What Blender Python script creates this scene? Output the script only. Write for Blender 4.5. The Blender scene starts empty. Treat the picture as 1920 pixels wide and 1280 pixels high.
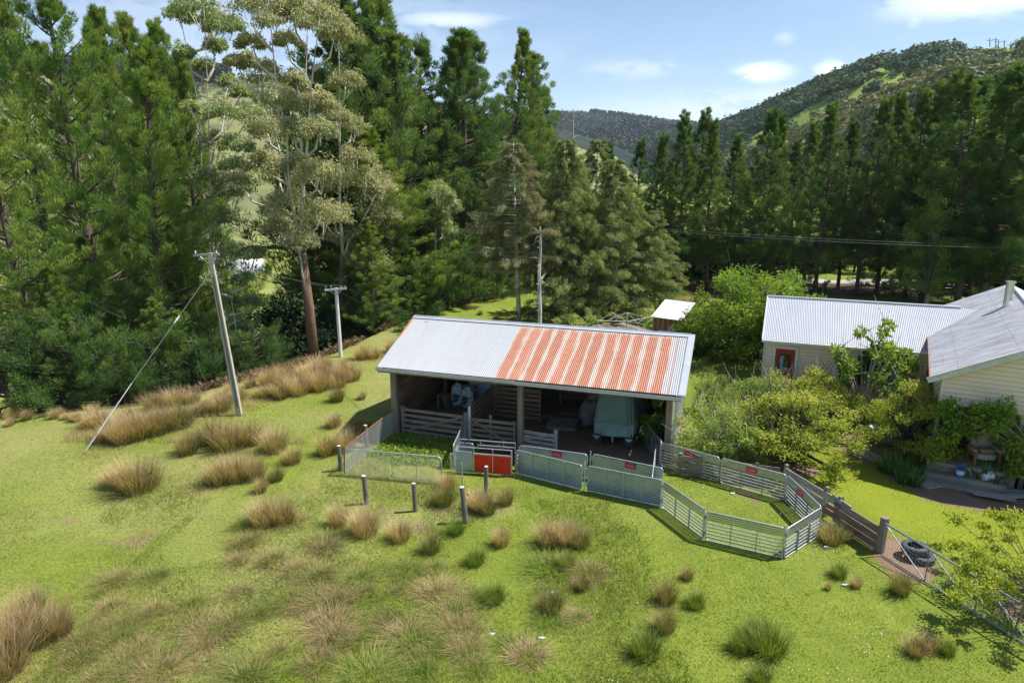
import bpy, math, random
import numpy as np
from mathutils import Vector, Matrix
random.seed(7); PI=math.pi
SC=bpy.context.scene; COL=SC.collection
# ------------------------------------------------------------------ camera maths
CP=math.radians(13.51); CF=1300.0; CH=10.9; cc,cs=math.cos(CP),math.sin(CP)
def ray(px,py):
    a=(px-960)/CF; b=-(py-640)/CF
    return (a,cc+b*cs,-cs+b*cc)
def G(px,py,z=0.0):
    r=ray(px,py); k=(z-CH)/r[2]; return (r[0]*k,r[1]*k)
def YP(px,py,y):
    r=ray(px,py); k=y/r[1]; return (r[0]*k,y,CH+r[2]*k)
def proj(x,y,z):
    z=z-CH; d=y*cc-z*cs; v=y*cs+z*cc
    return 960+CF*x/d, 640-CF*v/d
# ------------------------------------------------------------------ tagging helpers
def tag(o,label=None,cat=None,group=None,kind=None):
    if label: o['label']=label
    if cat: o['category']=cat
    if group: o['group']=group
    if kind: o['kind']=kind
    return o
def empty(name,loc,rz=0.0,label=None,cat=None,group=None):
    o=bpy.data.objects.new(name,None); COL.objects.link(o); o.empty_display_size=.2
    o.location=loc; o.rotation_euler=(0,0,rz); return tag(o,label,cat,group)
def link(name,me,m=None,parent=None,loc=None):
    o=bpy.data.objects.new(name,me); COL.objects.link(o)
    if m is not None and len(me.materials)==0: me.materials.append(m)
    if parent: o.parent=parent
    if loc is not None: o.location=loc
    return o
def copy_tree(r,loc,rz=0,sc=(1,1,1),tilt=(0,0)):
    c=r.copy(); COL.objects.link(c); c.location=loc; c.rotation_euler=(tilt[0],tilt[1],rz); c.scale=sc
    for k in ('label','group'):
        if k in c: del c[k]
    for ch in r.children:
        d=ch.copy(); COL.objects.link(d); d.parent=c
        for g in ch.children:
            e=g.copy(); COL.objects.link(e); e.parent=d
    return c
def nrm(a): return a/(np.linalg.norm(a,axis=-1,keepdims=True)+1e-9)
# ------------------------------------------------------------------ mesh builder
class MB:
    def __init__(s): s.v=[];s.f=[];s.uv=[]
    def quad(s,pts,uv=None):
        b=len(s.v); s.v+= [tuple(p) for p in pts]; s.f.append(tuple(range(b,b+len(pts))))
        s.uv+= uv if uv else [(0,0)]*len(pts)
        return s
    def hexa(s,c,L=1,W=1,H=1):
        # c: 8 corners: 0-3 at start (ccw), 4-7 at end
        r=random.random()*50; q=random.random()*50
        for idx,(a,b2) in (((0,3,2,1),(W,H)),((4,5,6,7),(W,H))):
            s.quad([c[i] for i in idx],[(r,q),(r,q+.1),(r+.1,q+.1),(r+.1,q)])
        o=0
        for i in range(4):
            j=(i+1)%4; w=W if i%2==0 else H
            s.quad([c[i],c[j],c[j+4],c[i+4]],[(r,q+o),(r,q+o+w),(r+L,q+o+w),(r+L,q+o)]); o+=w
        return s
    def bar(s,p,q,w,h=None,up=(0,0,1)):
        h=w if h is None else h
        p=Vector(p);q=Vector(q);d=(q-p); L=d.length
        if L<1e-6: return s
        d=d/L; up=Vector(up)
        if abs(d.dot(up))>.98: up=Vector((0,1,0))
        a=d.cross(up).normalized()*(w/2); b=a.cross(d).normalized()*(h/2)
        c=[p-a-b,p+a-b,p+a+b,p-a+b]; c+= [x+(q-p) for x in c]
        return s.hexa(c,L,w,h)
    def box(s,x0,x1,y0,y1,z0,z1):
        c=[(x0,y0,z0),(x0,y1,z0),(x0,y1,z1),(x0,y0,z1)]
        c+= [(x1,y0,z0),(x1,y1,z0),(x1,y1,z1),(x1,y0,z1)]
        return s.hexa(c,abs(x1-x0),abs(y1-y0),abs(z1-z0))
    def tube(s,pts,rad,n=8,cap=True,squash=1.0):
        pts=[Vector(p) for p in pts]; 
        if not hasattr(rad,'__len__'): rad=[rad]*len(pts)
        rings=[];L=0;b0=len(s.v);ref=None;Ls=[]
        for i,p in enumerate(pts):
            d=(pts[min(i+1,len(pts)-1)]-pts[max(i-1,0)]).normalized()
            if ref is None:
                ref=Vector((1,0,0)) if abs(d.x)<.8 else Vector((0,1,0))
            a=(ref-d*ref.dot(d))
            a=a.normalized() if a.length>1e-5 else d.orthogonal().normalized()
            ref=a; b=d.cross(a)
            if i: L+=(p-pts[i-1]).length
            Ls.append(L)
            for k in range(n):
                t=2*PI*k/n; s.v.append(tuple(p+(a*math.cos(t)+b*math.sin(t)*squash)*rad[i]))
        for i in range(len(pts)-1):
            for k in range(n):
                k2=(k+1)%n
                s.f.append((b0+i*n+k,b0+i*n+k2,b0+(i+1)*n+k2,b0+(i+1)*n+k))
                w=2*PI*rad[i]
                s.uv+= [(Ls[i],w*k/n),(Ls[i],w*(k+1)/n),(Ls[i+1],w*(k+1)/n),(Ls[i+1],w*k/n)]
        if cap:
            s.f.append(tuple(b0+k for k in range(n))[::-1]); s.uv+=[(0,0)]*n
            e=b0+(len(pts)-1)*n
            s.f.append(tuple(e+k for k in range(n))); s.uv+=[(0,0)]*n
        return s
    def mesh(s,name,off=(0,0,0),smooth=False,jit=0):
        me=bpy.data.meshes.new(name)
        v=np.array(s.v,dtype=np.float64)-np.array(off)
        me.from_pydata(v.tolist(),[],s.f)
        uv=me.uv_layers.new(name='UVMap'); uv.data.foreach_set('uv',np.array(s.uv,dtype=np.float32).ravel())
        if smooth: me.polygons.foreach_set('use_smooth',[True]*len(me.polygons))
        me.update(); return me
    def build(s,name,m,parent=None,off=(0,0,0),smooth=False,loc=None):
        return link(name,s.mesh(name,off,smooth),m,parent,loc)
def single(name,mb,m,base,label,cat,group=None,smooth=False,kind=None):
    return tag(link(name,mb.mesh(name,base,smooth),m,None,base),label,cat,group,kind)
def npmesh(name,V,k,tint=None,mat=None):
    """V: (n*k,3) verts, each k consecutive form a face"""
    n=len(V)//k; me=bpy.data.meshes.new(name)
    me.vertices.add(len(V)); me.vertices.foreach_set('co',V.astype(np.float32).ravel())
    me.loops.add(len(V)); me.loops.foreach_set('vertex_index',np.arange(len(V),dtype=np.int32))
    me.polygons.add(n); me.polygons.foreach_set('loop_start',(np.arange(n)*k).astype(np.int32))
    try: me.polygons.foreach_set('loop_total',np.full(n,k,dtype=np.int32))
    except Exception: pass
    if tint is not None:
        a=me.attributes.new('tint','FLOAT','FACE'); a.data.foreach_set('value',tint.astype(np.float32))
    me.update(calc_edges=True)
    if mat: me.materials.append(mat)
    return me
# ------------------------------------------------------------------ materials
MATS={}
def nodes(name):
    m=bpy.data.materials.new(name); m.use_nodes=True; nt=m.node_tree; nt.nodes.clear(); MATS[name]=m
    return m,nt
class NT:
    def __init__(s,nt): s.t=nt
    def n(s,typ,**kw):
        x=s.t.nodes.new(typ)
        for k,v in kw.items():
            if k.startswith('i_'):
                key=k[2:]; key=int(key) if key.isdigit() else key.replace('_',' ')
                if hasattr(v,'outputs'): s.t.links.new(v.outputs[0],x.inputs[key])
                elif hasattr(v,'is_output'): s.t.links.new(v,x.inputs[key])
                else: x.inputs[key].default_value=v
            else: setattr(x,k,v)
        return x
    def noise(s,vec,scale,detail=4,rough=.55,dist=0):
        return s.n('ShaderNodeTexNoise',i_Vector=vec,i_Scale=scale,i_Detail=detail,i_Roughness=rough,i_Distortion=dist)
    def ramp(s,fac,stops):
        r=s.n('ShaderNodeValToRGB',i_Fac=fac); e=r.color_ramp.elements
        while len(e)<len(stops): e.new(.5)
        for i,(p,c) in enumerate(stops):
            e[i].position=p; e[i].color=(*c,1) if hasattr(c,'__len__') else (c,c,c,1)
        return r
    def mix(s,fac,a,b,mode='MIX'):
        m=s.n('ShaderNodeMix',data_type='RGBA',blend_type=mode)
        for idx,v in ((0,fac),(6,a),(7,b)):
            if hasattr(v,'outputs'): s.t.links.new(v.outputs['Result'] if v.bl_idname=='_' else v.outputs[2] if v.bl_idname=='ShaderNodeMix' else v.outputs[0],m.inputs[idx])
            elif hasattr(v,'is_output'): s.t.links.new(v,m.inputs[idx])
            else: m.inputs[idx].default_value=(*v,1) if hasattr(v,'__len__') and len(v)==3 else v
        return m.outputs[2]
    def math(s,op,a,b=0.0,clamp=False):
        m=s.n('ShaderNodeMath',operation=op,use_clamp=clamp)
        for i,v in enumerate((a,b)):
            if hasattr(v,'outputs'): s.t.links.new(v.outputs[0],m.inputs[i])
            elif hasattr(v,'is_output'): s.t.links.new(v,m.inputs[i])
            else: m.inputs[i].default_value=v
        return m.outputs[0]
    def out(s,sh):
        o=s.n('ShaderNodeOutputMaterial'); s.t.links.new(sh.outputs[0],o.inputs[0])
    def smooth(s,v,a,b):
        m=s.n('ShaderNodeMapRange',interpolation_type='SMOOTHSTEP',i_Value=v); m.inputs[1].default_value=a; m.inputs[2].default_value=b
        return m.outputs[0]
def mat(name,c1,c2=None,scale=4,rough=.7,metal=0,bump=0,stretch=(1,1,1),uv=False,c3=None,bscale=None,spec=.4,p=(.35,.65)):
    m,nt=nodes(name); t=NT(nt)
    tc=t.n('ShaderNodeTexCoord'); vec=tc.outputs['UV' if uv else 'Object']
    mp=t.n('ShaderNodeMapping',i_Vector=vec); mp.inputs['Scale'].default_value=stretch
    b=t.n('ShaderNodeBsdfPrincipled'); b.inputs['Roughness'].default_value=rough; b.inputs['Metallic'].default_value=metal
    b.inputs['Specular IOR Level'].default_value=spec
    if c2 is None: c2=tuple(x*.8 for x in c1)
    nz=t.noise(mp,scale,6,.6)
    col=t.mix(t.ramp(nz,[(p[0],0.0),(p[1],1.0)]),c1,c2)
    if c3 is not None:
        n2=t.noise(mp,scale*.23,3,.5); col=t.mix(t.ramp(n2,[(.5,0.0),(.68,1.0)]),col,c3)
    nt.links.new(col,b.inputs['Base Color'])
    if bump:
        n3=t.noise(mp,bscale or scale*3,4,.6)
        bp=t.n('ShaderNodeBump',i_Height=n3); bp.inputs['Strength'].default_value=bump; bp.inputs['Distance'].default_value=.02
        nt.links.new(bp.outputs[0],b.inputs['Normal'])
    t.out(b); return m
def leafmat(name,stops,transl=.3,rough=.7,hue=.0):
    m,nt=nodes(name); t=NT(nt)
    at=t.n('ShaderNodeAttribute',attribute_name='tint')
    oi=t.n('ShaderNodeObjectInfo')
    f=t.math('ADD',at.outputs['Fac'],t.math('MULTIPLY',t.math('SUBTRACT',oi.outputs['Random'],.5),hue),clamp=True)
    r=t.ramp(f,stops)
    b=t.n('ShaderNodeBsdfPrincipled',i_0=r); b.inputs['Roughness'].default_value=rough; b.inputs['Specular IOR Level'].default_value=.25
    tr=t.n('ShaderNodeBsdfTranslucent'); 
    c=t.mix(1.0,r,(1.25,1.25,.6),'MULTIPLY'); nt.links.new(c,tr.inputs[0])
    mx=t.n('ShaderNodeMixShader'); mx.inputs[0].default_value=transl
    nt.links.new(b.outputs[0],mx.inputs[1]); nt.links.new(tr.outputs[0],mx.inputs[2]); t.out(mx); return m
wood=mat('weathered_wood',(.3,.24,.175),(.14,.11,.08),3,.85,bump=.5,stretch=(1,14,1),uv=True,c3=(.29,.25,.2))
woodpale=mat('silvered_wood',(.42,.39,.34),(.22,.2,.17),3,.85,bump=.4,stretch=(1,14,1),uv=True,c3=(.5,.48,.43))
woodbrown=mat('brown_timber',(.26,.155,.095),(.12,.07,.045),3,.85,bump=.4,stretch=(1,12,1),uv=True,c3=(.33,.21,.14))
woodred=mat('old_red_paint_timber',(.22,.2,.18),(.2,.055,.035),2.2,.85,bump=.4,stretch=(1,9,1),uv=True,c3=(.28,.26,.24))
wooddark=mat('dark_timber',(.13,.1,.08),(.06,.048,.04),3,.9,stretch=(1,10,1),uv=True)
postm=mat('grey_post_wood',(.2,.18,.155),(.1,.09,.075),4,.9,bump=.4,stretch=(1,8,1),uv=True)
endgrain=mat('pale_end_grain',(.62,.58,.5),(.45,.41,.34),8,.8)
galv=mat('galvanised_steel',(.58,.61,.64),(.46,.49,.52),6,.42,metal=.55)
galvdull=mat('dull_galvanised',(.3,.33,.35),(.2,.22,.24),5,.5,metal=.5)
sheetm=mat('ribbed_galvanised_sheet',(.42,.47,.46),(.33,.38,.37),3,.34,metal=.75)
zinc=mat('zinc_trim',(.5,.52,.55),(.42,.44,.47),2,.45,metal=.25)
rustm=mat('rusty_steel',(.32,.12,.05),(.2,.08,.04),8,.85)
wire=mat('wire_steel',(.6,.6,.58),(.45,.45,.43),8,.5,metal=.4)
darkwire=mat('dark_wire',(.12,.12,.12),(.08,.08,.08),8,.5)
redp=mat('red_plastic',(.72,.028,.012),(.6,.02,.01),2,.4)
navy=mat('dark_navy_plastic',(.012,.016,.03),(.02,.025,.04),2,.4)
tarp=mat('green_tarpaulin',(.15,.215,.195),(.11,.165,.15),2,.6,bump=.3,bscale=3)
tarp2=mat('pale_green_tarpaulin',(.23,.33,.29),(.18,.27,.235),2,.6,bump=.3,bscale=3)
greycloth=mat('grey_cover_cloth',(.2,.17,.17),(.13,.11,.11),3,.8,bump=.3)
rubber=mat('black_rubber',(.03,.032,.036),(.045,.047,.05),6,.75)
tyregrey=mat('faded_tyre_rubber',(.075,.085,.1),(.045,.05,.06),5,.7)
white=mat('white_paint',(.75,.76,.76),(.62,.63,.62),3,.5)
whitep=mat('white_plastic',(.72,.76,.8),(.6,.64,.7),3,.5)
bluep=mat('blue_plastic',(.03,.2,.55),(.02,.15,.42),3,.45)
concrete=mat('grey_concrete',(.42,.39,.33),(.3,.275,.23),5,.85,bump=.3,c3=(.48,.45,.38))
darkconc=mat('stained_concrete',(.25,.22,.18),(.14,.12,.1),3,.9,bump=.4,c3=(.3,.27,.22))
polem=mat('pole_concrete',(.5,.47,.4),(.38,.35,.29),3,.8,stretch=(1,4,1),uv=True,bump=.2)
cream=mat('cream_weatherboard',(.82,.7,.57),(.77,.65,.52),1.3,.5,c3=(.79,.67,.54))
def boardmat(name,c1,c2):
    m,nt=nodes(name); t=NT(nt); tc=t.n('ShaderNodeTexCoord'); uv=tc.outputs['UV']; sx=t.n('ShaderNodeSeparateXYZ',i_0=uv)
    mp=t.n('ShaderNodeMapping',i_Vector=uv); mp.inputs['Scale'].default_value=(1,4,1); n1=t.noise(mp,2.2,5,.65); n2=t.noise(uv,.9,4,.6)
    c=t.mix(t.ramp(n1,[(.35,0.),(.7,1.)]),c1,c2); c=t.mix(t.math('MULTIPLY',t.ramp(n2,[(.5,0.),(.75,1.)]).outputs[0],.35),c,tuple(x*.72 for x in c2))
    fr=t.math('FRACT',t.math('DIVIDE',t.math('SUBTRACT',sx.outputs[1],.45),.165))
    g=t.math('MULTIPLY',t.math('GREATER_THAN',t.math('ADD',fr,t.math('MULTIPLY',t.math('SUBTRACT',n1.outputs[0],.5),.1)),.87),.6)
    c=t.mix(g,c,(.2,.15,.11))  # dark line below each lap: the lap's shade painted into the board colour
    b=t.n('ShaderNodeBsdfPrincipled'); nt.links.new(c,b.inputs[0]); b.inputs['Roughness'].default_value=.55; t.out(b); return m
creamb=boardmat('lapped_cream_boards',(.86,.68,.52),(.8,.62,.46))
greyboard=mat('pale_trim_paint',(.62,.64,.6),(.5,.52,.48),4,.6)
doorred=mat('door_red',(.36,.035,.02),(.28,.03,.02),3,.4)
darkred=mat('dark_red_door',(.055,.01,.012),(.04,.008,.01),3,.4)
glassm=mat('window_glass',(.02,.025,.03),(.012,.015,.02),2,.08,spec=.8)
greenpost=mat('peeling_green_paint',(.05,.15,.1),(.3,.32,.28),9,.7,p=(.5,.62))
curtain=mat('blue_grey_curtain',(.14,.2,.24),(.4,.45,.5),6,.8,stretch=(9,1,.4))
black=mat('black_gap',(.012,.011,.01),(.02,.018,.015),3,.9)
sofa=mat('grey_vinyl',(.4,.37,.34),(.3,.28,.26),3,.6,bump=.2)
tan=mat('tan_cushion',(.45,.33,.2),(.38,.27,.16),3,.8)
flue=mat('flue_steel',(.62,.66,.68),(.48,.52,.55),5,.3,metal=.9)
fibro=mat('purple_brown_board',(.2,.14,.13),(.15,.1,.1),3,.8)
barkpine=mat('pine_bark',(.17,.125,.095),(.07,.052,.042),6,.95,stretch=(1,6,1),uv=True,bump=.6)
barkeuc=mat('eucalypt_bark',(.6,.56,.48),(.44,.39,.32),2,.7,stretch=(1,5,1),uv=True,c3=(.24,.15,.1))
barkeucb=mat('shaggy_red_bark',(.22,.13,.085),(.13,.075,.05),3,.9,stretch=(1,8,1),uv=True,bump=.6,c3=(.3,.2,.14))
barkgrey=mat('grey_twigs',(.42,.38,.32),(.28,.25,.2),4,.85,stretch=(1,5,1),uv=True)
barkwhite=mat('white_dead_bark',(.62,.6,.56),(.5,.48,.44),3,.8,stretch=(2,5,1),uv=True,c3=(.1,.09,.08))
barkdark=mat('dark_bark',(.09,.075,.06),(.05,.04,.033),5,.95,stretch=(1,5,1),uv=True)
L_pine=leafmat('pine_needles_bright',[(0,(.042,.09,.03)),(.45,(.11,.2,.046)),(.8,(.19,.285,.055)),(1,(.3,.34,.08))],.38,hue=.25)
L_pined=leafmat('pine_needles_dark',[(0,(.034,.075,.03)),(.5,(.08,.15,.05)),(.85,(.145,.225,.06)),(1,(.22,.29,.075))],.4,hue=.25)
L_olive=leafmat('drooping_conifer_foliage',[(0,(.06,.1,.032)),(.5,(.14,.2,.055)),(.85,(.24,.28,.09)),(1,(.31,.34,.12))],.3,hue=.2)
L_larch=leafmat('thin_conifer_foliage',[(0,(.09,.11,.04)),(.5,(.17,.19,.075)),(1,(.32,.29,.16))],.3,hue=.1)
L_euc=leafmat('eucalypt_leaves',[(0,(.14,.17,.085)),(.45,(.31,.33,.165)),(.8,(.44,.43,.23)),(1,(.54,.45,.26))],.3,hue=.1)
L_eucg=leafmat('grey_green_eucalypt_leaves',[(0,(.13,.18,.08)),(.5,(.28,.35,.15)),(.85,(.4,.43,.2)),(1,(.46,.43,.22))],.3,hue=.1)
L_bright=leafmat('spring_leaves',[(0,(.07,.14,.02)),(.5,(.18,.29,.035)),(.85,(.31,.39,.06)),(1,(.42,.46,.12))],.4)
L_yel=leafmat('yellow_green_leaves',[(0,(.14,.2,.025)),(.5,(.33,.39,.05)),(.85,(.5,.5,.08)),(1,(.54,.44,.15))],.4)
L_orch=leafmat('orchard_leaves',[(0,(.1,.17,.035)),(.5,(.26,.36,.07)),(.85,(.4,.47,.13)),(1,(.5,.46,.24))],.4)
L_blue=leafmat('blue_flowers',[(0,(.04,.07,.05)),(.35,(.1,.11,.25)),(1,(.28,.27,.6))],.2)
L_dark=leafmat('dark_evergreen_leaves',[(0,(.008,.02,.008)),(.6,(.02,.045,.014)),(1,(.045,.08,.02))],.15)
L_gold=leafmat('golden_leaves',[(0,(.15,.12,.02)),(.5,(.4,.3,.02)),(1,(.55,.42,.05))],.35)
L_rush=leafmat('rush_brown',[(0,(.1,.14,.03)),(.3,(.21,.19,.065)),(.65,(.42,.3,.155)),(1,(.58,.44,.27))],.35,hue=.35)
L_rushg=leafmat('rush_green',[(0,(.08,.15,.015)),(.45,(.17,.25,.03)),(.75,(.28,.3,.08)),(1,(.48,.37,.18))],.35,hue=.3)
L_iris=leafmat('strap_leaves',[(0,(.03,.09,.015)),(.6,(.08,.19,.03)),(1,(.18,.3,.07))],.3)
L_grass=leafmat('pasture_blades',[(0,(.09,.145,.02)),(.42,(.2,.26,.034)),(.75,(.3,.335,.06)),(1,(.47,.42,.22))],.4)
L_weed=leafmat('broad_weed_leaves',[(0,(.09,.17,.02)),(.6,(.2,.31,.035)),(1,(.33,.4,.08))],.3)
L_fern=leafmat('dead_bracken',[(0,(.07,.06,.03)),(.5,(.2,.13,.075)),(1,(.36,.24,.16))],.2)
L_bush=leafmat('hill_bush',[(0,(.025,.06,.03)),(.35,(.06,.11,.045)),(.7,(.16,.17,.07)),(1,(.3,.29,.09))],.2)
L_far=leafmat('far_plantation',[(0,(.012,.03,.022)),(1,(.03,.055,.035))],.05)
# corrugated roof with rust
def roofmat(name,u0=None,u1=None,per=.55,v1=4,base=(.32,.335,.355),stain=0.0):
    m,nt=nodes(name); t=NT(nt)
    tc=t.n('ShaderNodeTexCoord'); uv=tc.outputs['UV']
    sx=t.n('ShaderNodeSeparateXYZ',i_0=uv); U=sx.outputs[0];V=sx.outputs[1]
    mp=t.n('ShaderNodeMapping',i_Vector=uv); mp.inputs['Scale'].default_value=(6,.35,1)
    n1=t.noise(mp,1.5,5,.6); n2=t.noise(uv,1.0,4,.6)
    sheet=t.n('ShaderNodeTexWhiteNoise',noise_dimensions='1D',i_W=t.math('FLOOR',t.math('DIVIDE',U,.76)))
    c=t.mix(t.ramp(n1,[(.3,0.),(.7,1.)]),base,tuple(x*.83 for x in base))
    c=t.mix(t.math('MULTIPLY',sheet.outputs[0],.22),c,(.33,.35,.39))
    c=t.mix(t.math('MULTIPLY',t.ramp(n2,[(.45,0.),(.75,1.)]).outputs[0],.3),c,(.29,.31,.35))
    lap=t.math('LESS_THAN',t.math('ABSOLUTE',t.math('SUBTRACT',t.math('FRACT',t.math('DIVIDE',V,1.9)),.5)),.006)
    c=t.mix(t.math('MULTIPLY',lap,.45),c,(.2,.2,.2))
    if stain:
        n5=t.noise(mp,.6,5,.7); c=t.mix(t.math('MULTIPLY',t.ramp(n5,[(.55,0.),(.7,1.)]).outputs[0],stain),c,(.35,.2,.13))
        mp3=t.n('ShaderNodeMapping',i_Vector=uv); mp3.inputs['Scale'].default_value=(3,.5,1)
        n6=t.noise(mp3,1.3,6,.7); c=t.mix(t.math('MULTIPLY',t.ramp(n6,[(.48,0.),(.6,1.)]).outputs[0],.55),c,(.2,.2,.215))
    rough=.42
    if u0 is not None:
        mp2=t.n('ShaderNodeMapping',i_Vector=uv); mp2.inputs['Scale'].default_value=(15,.32,1)
        e=t.noise(mp2,1.0,7,.7); sp=t.noise(uv,22,3,.6)
        d=t.math('ADD',U,t.math('MULTIPLY',t.math('SUBTRACT',e.outputs[0],.5),.6))
        fr=t.math('FRACT',t.math('DIVIDE',t.math('SUBTRACT',d,u0),per))
        st=t.math('SUBTRACT',.4,t.math('ABSOLUTE',t.math('SUBTRACT',fr,.46)))
        st=t.smooth(t.math('ADD',st,t.math('MULTIPLY',t.math('SUBTRACT',n2.outputs[0],.5),.35)),-.04,.12)
        inr=t.math('MULTIPLY',t.smooth(d,u0-.02,u0+.05),t.math('SUBTRACT',1.0,t.smooth(d,u1-.05,u1+.02)))
        vv=t.math('ADD',V,t.math('MULTIPLY',t.math('SUBTRACT',e.outputs[0],.5),1.0))
        top=t.math('SUBTRACT',1.0,t.smooth(vv,v1-.42,v1-.12))
        k=t.math('MULTIPLY',t.math('MULTIPLY',st,inr),top)
        spk=t.math('MULTIPLY',t.ramp(sp,[(.52,0.),(.66,1.)]).outputs[0],t.math('MULTIPLY',inr,.55))
        # thin streaks at the far right sheets
        fr2=t.math('ABSOLUTE',t.math('SUBTRACT',t.math('FRACT',t.math('DIVIDE',U,.153)),.5))
        thin=t.math('MULTIPLY',t.smooth(t.math('SUBTRACT',.2,fr2),-.02,.08),t.math('MULTIPLY',t.smooth(U,u1,u1+.08),t.math('SUBTRACT',1.0,t.smooth(U,u1+.2,u1+.3))))
        k=t.math('MAXIMUM',t.math('MAXIMUM',k,t.math('MULTIPLY',spk,top)),t.math('MULTIPLY',thin,t.math('MULTIPLY',top,.8)))
        rc=t.mix(t.ramp(e,[(.3,0.),(.7,1.)]),(.31,.095,.038),(.4,.18,.105))
        pale=t.mix(inr,c,(.37,.325,.285)) 
        rustv=t.noise(uv,3.0,6,.7); rc=t.mix(t.ramp(rustv,[(.4,0.),(.7,.8)]),rc,(.24,.055,.025))
        dk=t.n('ShaderNodeTexWhiteNoise',noise_dimensions='1D',i_W=t.math('FLOOR',t.math('DIVIDE',t.math('SUBTRACT',U,u0-.02),per)))
        rc=t.mix(t.math('MULTIPLY',dk.outputs[0],.6),rc,(.23,.06,.022))
        mott=t.noise(uv,55,2,.6); rc=t.mix(t.ramp(mott,[(.5,0.),(.62,.4)]),rc,(.46,.24,.15))
        c=t.mix(k,pale,rc)
        # rusty patch along the left barge
        lb=t.math('MULTIPLY',t.math('SUBTRACT',1.0,t.smooth(t.math('ADD',U,t.math('MULTIPLY',e.outputs[0],.1)),.1,.16)),t.smooth(V,2.0,2.3))
        c=t.mix(lb,c,(.5,.17,.08))
    b=t.n('ShaderNodeBsdfPrincipled'); nt.links.new(c,b.inputs[0]); b.inputs['Roughness'].default_value=.5; b.inputs['Metallic'].default_value=.15
    t.out(b); return m
shedroof=roofmat('shed_corrugated_roof',5.22,11.85,.553,3.95)
wingroof=roofmat('wing_corrugated_roof',base=(.37,.39,.43))
houseroof=roofmat('house_corrugated_roof',base=(.68,.67,.68),stain=.3)
oldiron=roofmat('old_patchwork_iron',0.0,6.0,.5,3.5,base=(.28,.36,.38))
# ------------------------------------------------------------------ world, sun, camera
SUN_EL=math.radians(58); SUN_AZ=math.radians(80)   # azimuth from +Y towards +X
w=bpy.data.worlds.new("World"); SC.world=w; w.use_nodes=True; nt=w.node_tree; nt.nodes.clear(); t=NT(nt)
sky=t.n('ShaderNodeTexSky',sky_type='NISHITA',sun_disc=False,sun_elevation=SUN_EL,sun_rotation=SUN_AZ,altitude=900,air_density=1.0,dust_density=.25,ozone_density=1.6)
tc=t.n('ShaderNodeTexCoord'); gen=tc.outputs['Generated']
mp=t.n('ShaderNodeMapping',i_Vector=gen); mp.inputs['Scale'].default_value=(1,1,2.6)
cn=t.noise(mp,16,9,.62,.4); cn2=t.noise(mp,3.5,5,.55)
def cloud(px,py,wx,wy):
    r=Vector(ray(px,py)).normalized()
    m=t.n('ShaderNodeVectorMath',operation='SUBTRACT',i_0=gen); m.inputs[1].default_value=r
    m2=t.n('ShaderNodeVectorMath',operation='MULTIPLY',i_0=m); m2.inputs[1].default_value=(1/wx,1/wx,1/wy)
    l=t.n('ShaderNodeVectorMath',operation='LENGTH',i_0=m2)
    return t.math('SUBTRACT',1.0,t.smooth(l.outputs['Value'],.1,1.0))
tot=None
for px,py,wx,wy,st in ((1428,136,.055,.02,.95),(1560,130,.03,.017,.9),(1622,124,.022,.016,.8),(1850,-12,.16,.035,1.0),(1200,128,.11,.02,.33),(1470,70,.02,.014,.3),(845,38,.11,.016,.6),(1400,190,.15,.03,.38),(1100,240,.3,.04,.25),(1720,10,.02,.05,.5),(500,60,.5,.12,.25),(1330,230,.3,.06,.4)):
    c=t.math('MULTIPLY',cloud(px,py,wx,wy),st); tot=c if tot is None else t.math('MAXIMUM',tot,c)
dens=t.math('MULTIPLY',tot,t.smooth(t.math('ADD',cn.outputs[0],t.math('MULTIPLY',tot,.25)),.42,.6))
veil=t.math('MULTIPLY',t.smooth(cn2.outputs[0],.5,.75),.12)
dens=t.math('MAXIMUM',dens,veil)
cl=t.mix(dens,sky,(8.2,8.6,9.2))
bg=t.n('ShaderNodeBackground',i_0=cl); bg.inputs[1].default_value=.095
o=t.n('ShaderNodeOutputWorld'); nt.links.new(bg.outputs[0],o.inputs[0])
sl=bpy.data.lights.new('sun','SUN'); sl.energy=4.6; sl.angle=math.radians(.6); sl.color=(1,.96,.89)
so=bpy.data.objects.new('sun',sl); COL.objects.link(so)
sd=Vector((math.cos(SUN_EL)*math.sin(SUN_AZ),math.cos(SUN_EL)*math.cos(SUN_AZ),math.sin(SUN_EL)))
so.rotation_euler=sd.to_track_quat('Z','Y').to_euler(); so.location=(0,0,60)
cam=bpy.data.cameras.new('camera'); co=bpy.data.objects.new('camera',cam); COL.objects.link(co); SC.camera=co
cam.sensor_width=36; cam.lens=36*CF/1920; cam.clip_end=12000; cam.clip_start=.1
co.location=(0,0,CH); co.rotation_euler=(PI/2-CP,0,0)
SC.view_settings.view_transform='Standard'; SC.view_settings.look='None'; SC.view_settings.gamma=1; SC.view_settings.exposure=.74
try: SC.view_settings.use_curve_mapping=False
except Exception: pass
SC.cycles.max_bounces=8; SC.cycles.transparent_max_bounces=6; SC.cycles.diffuse_bounces=5; SC.cycles.use_denoising=True
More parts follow.
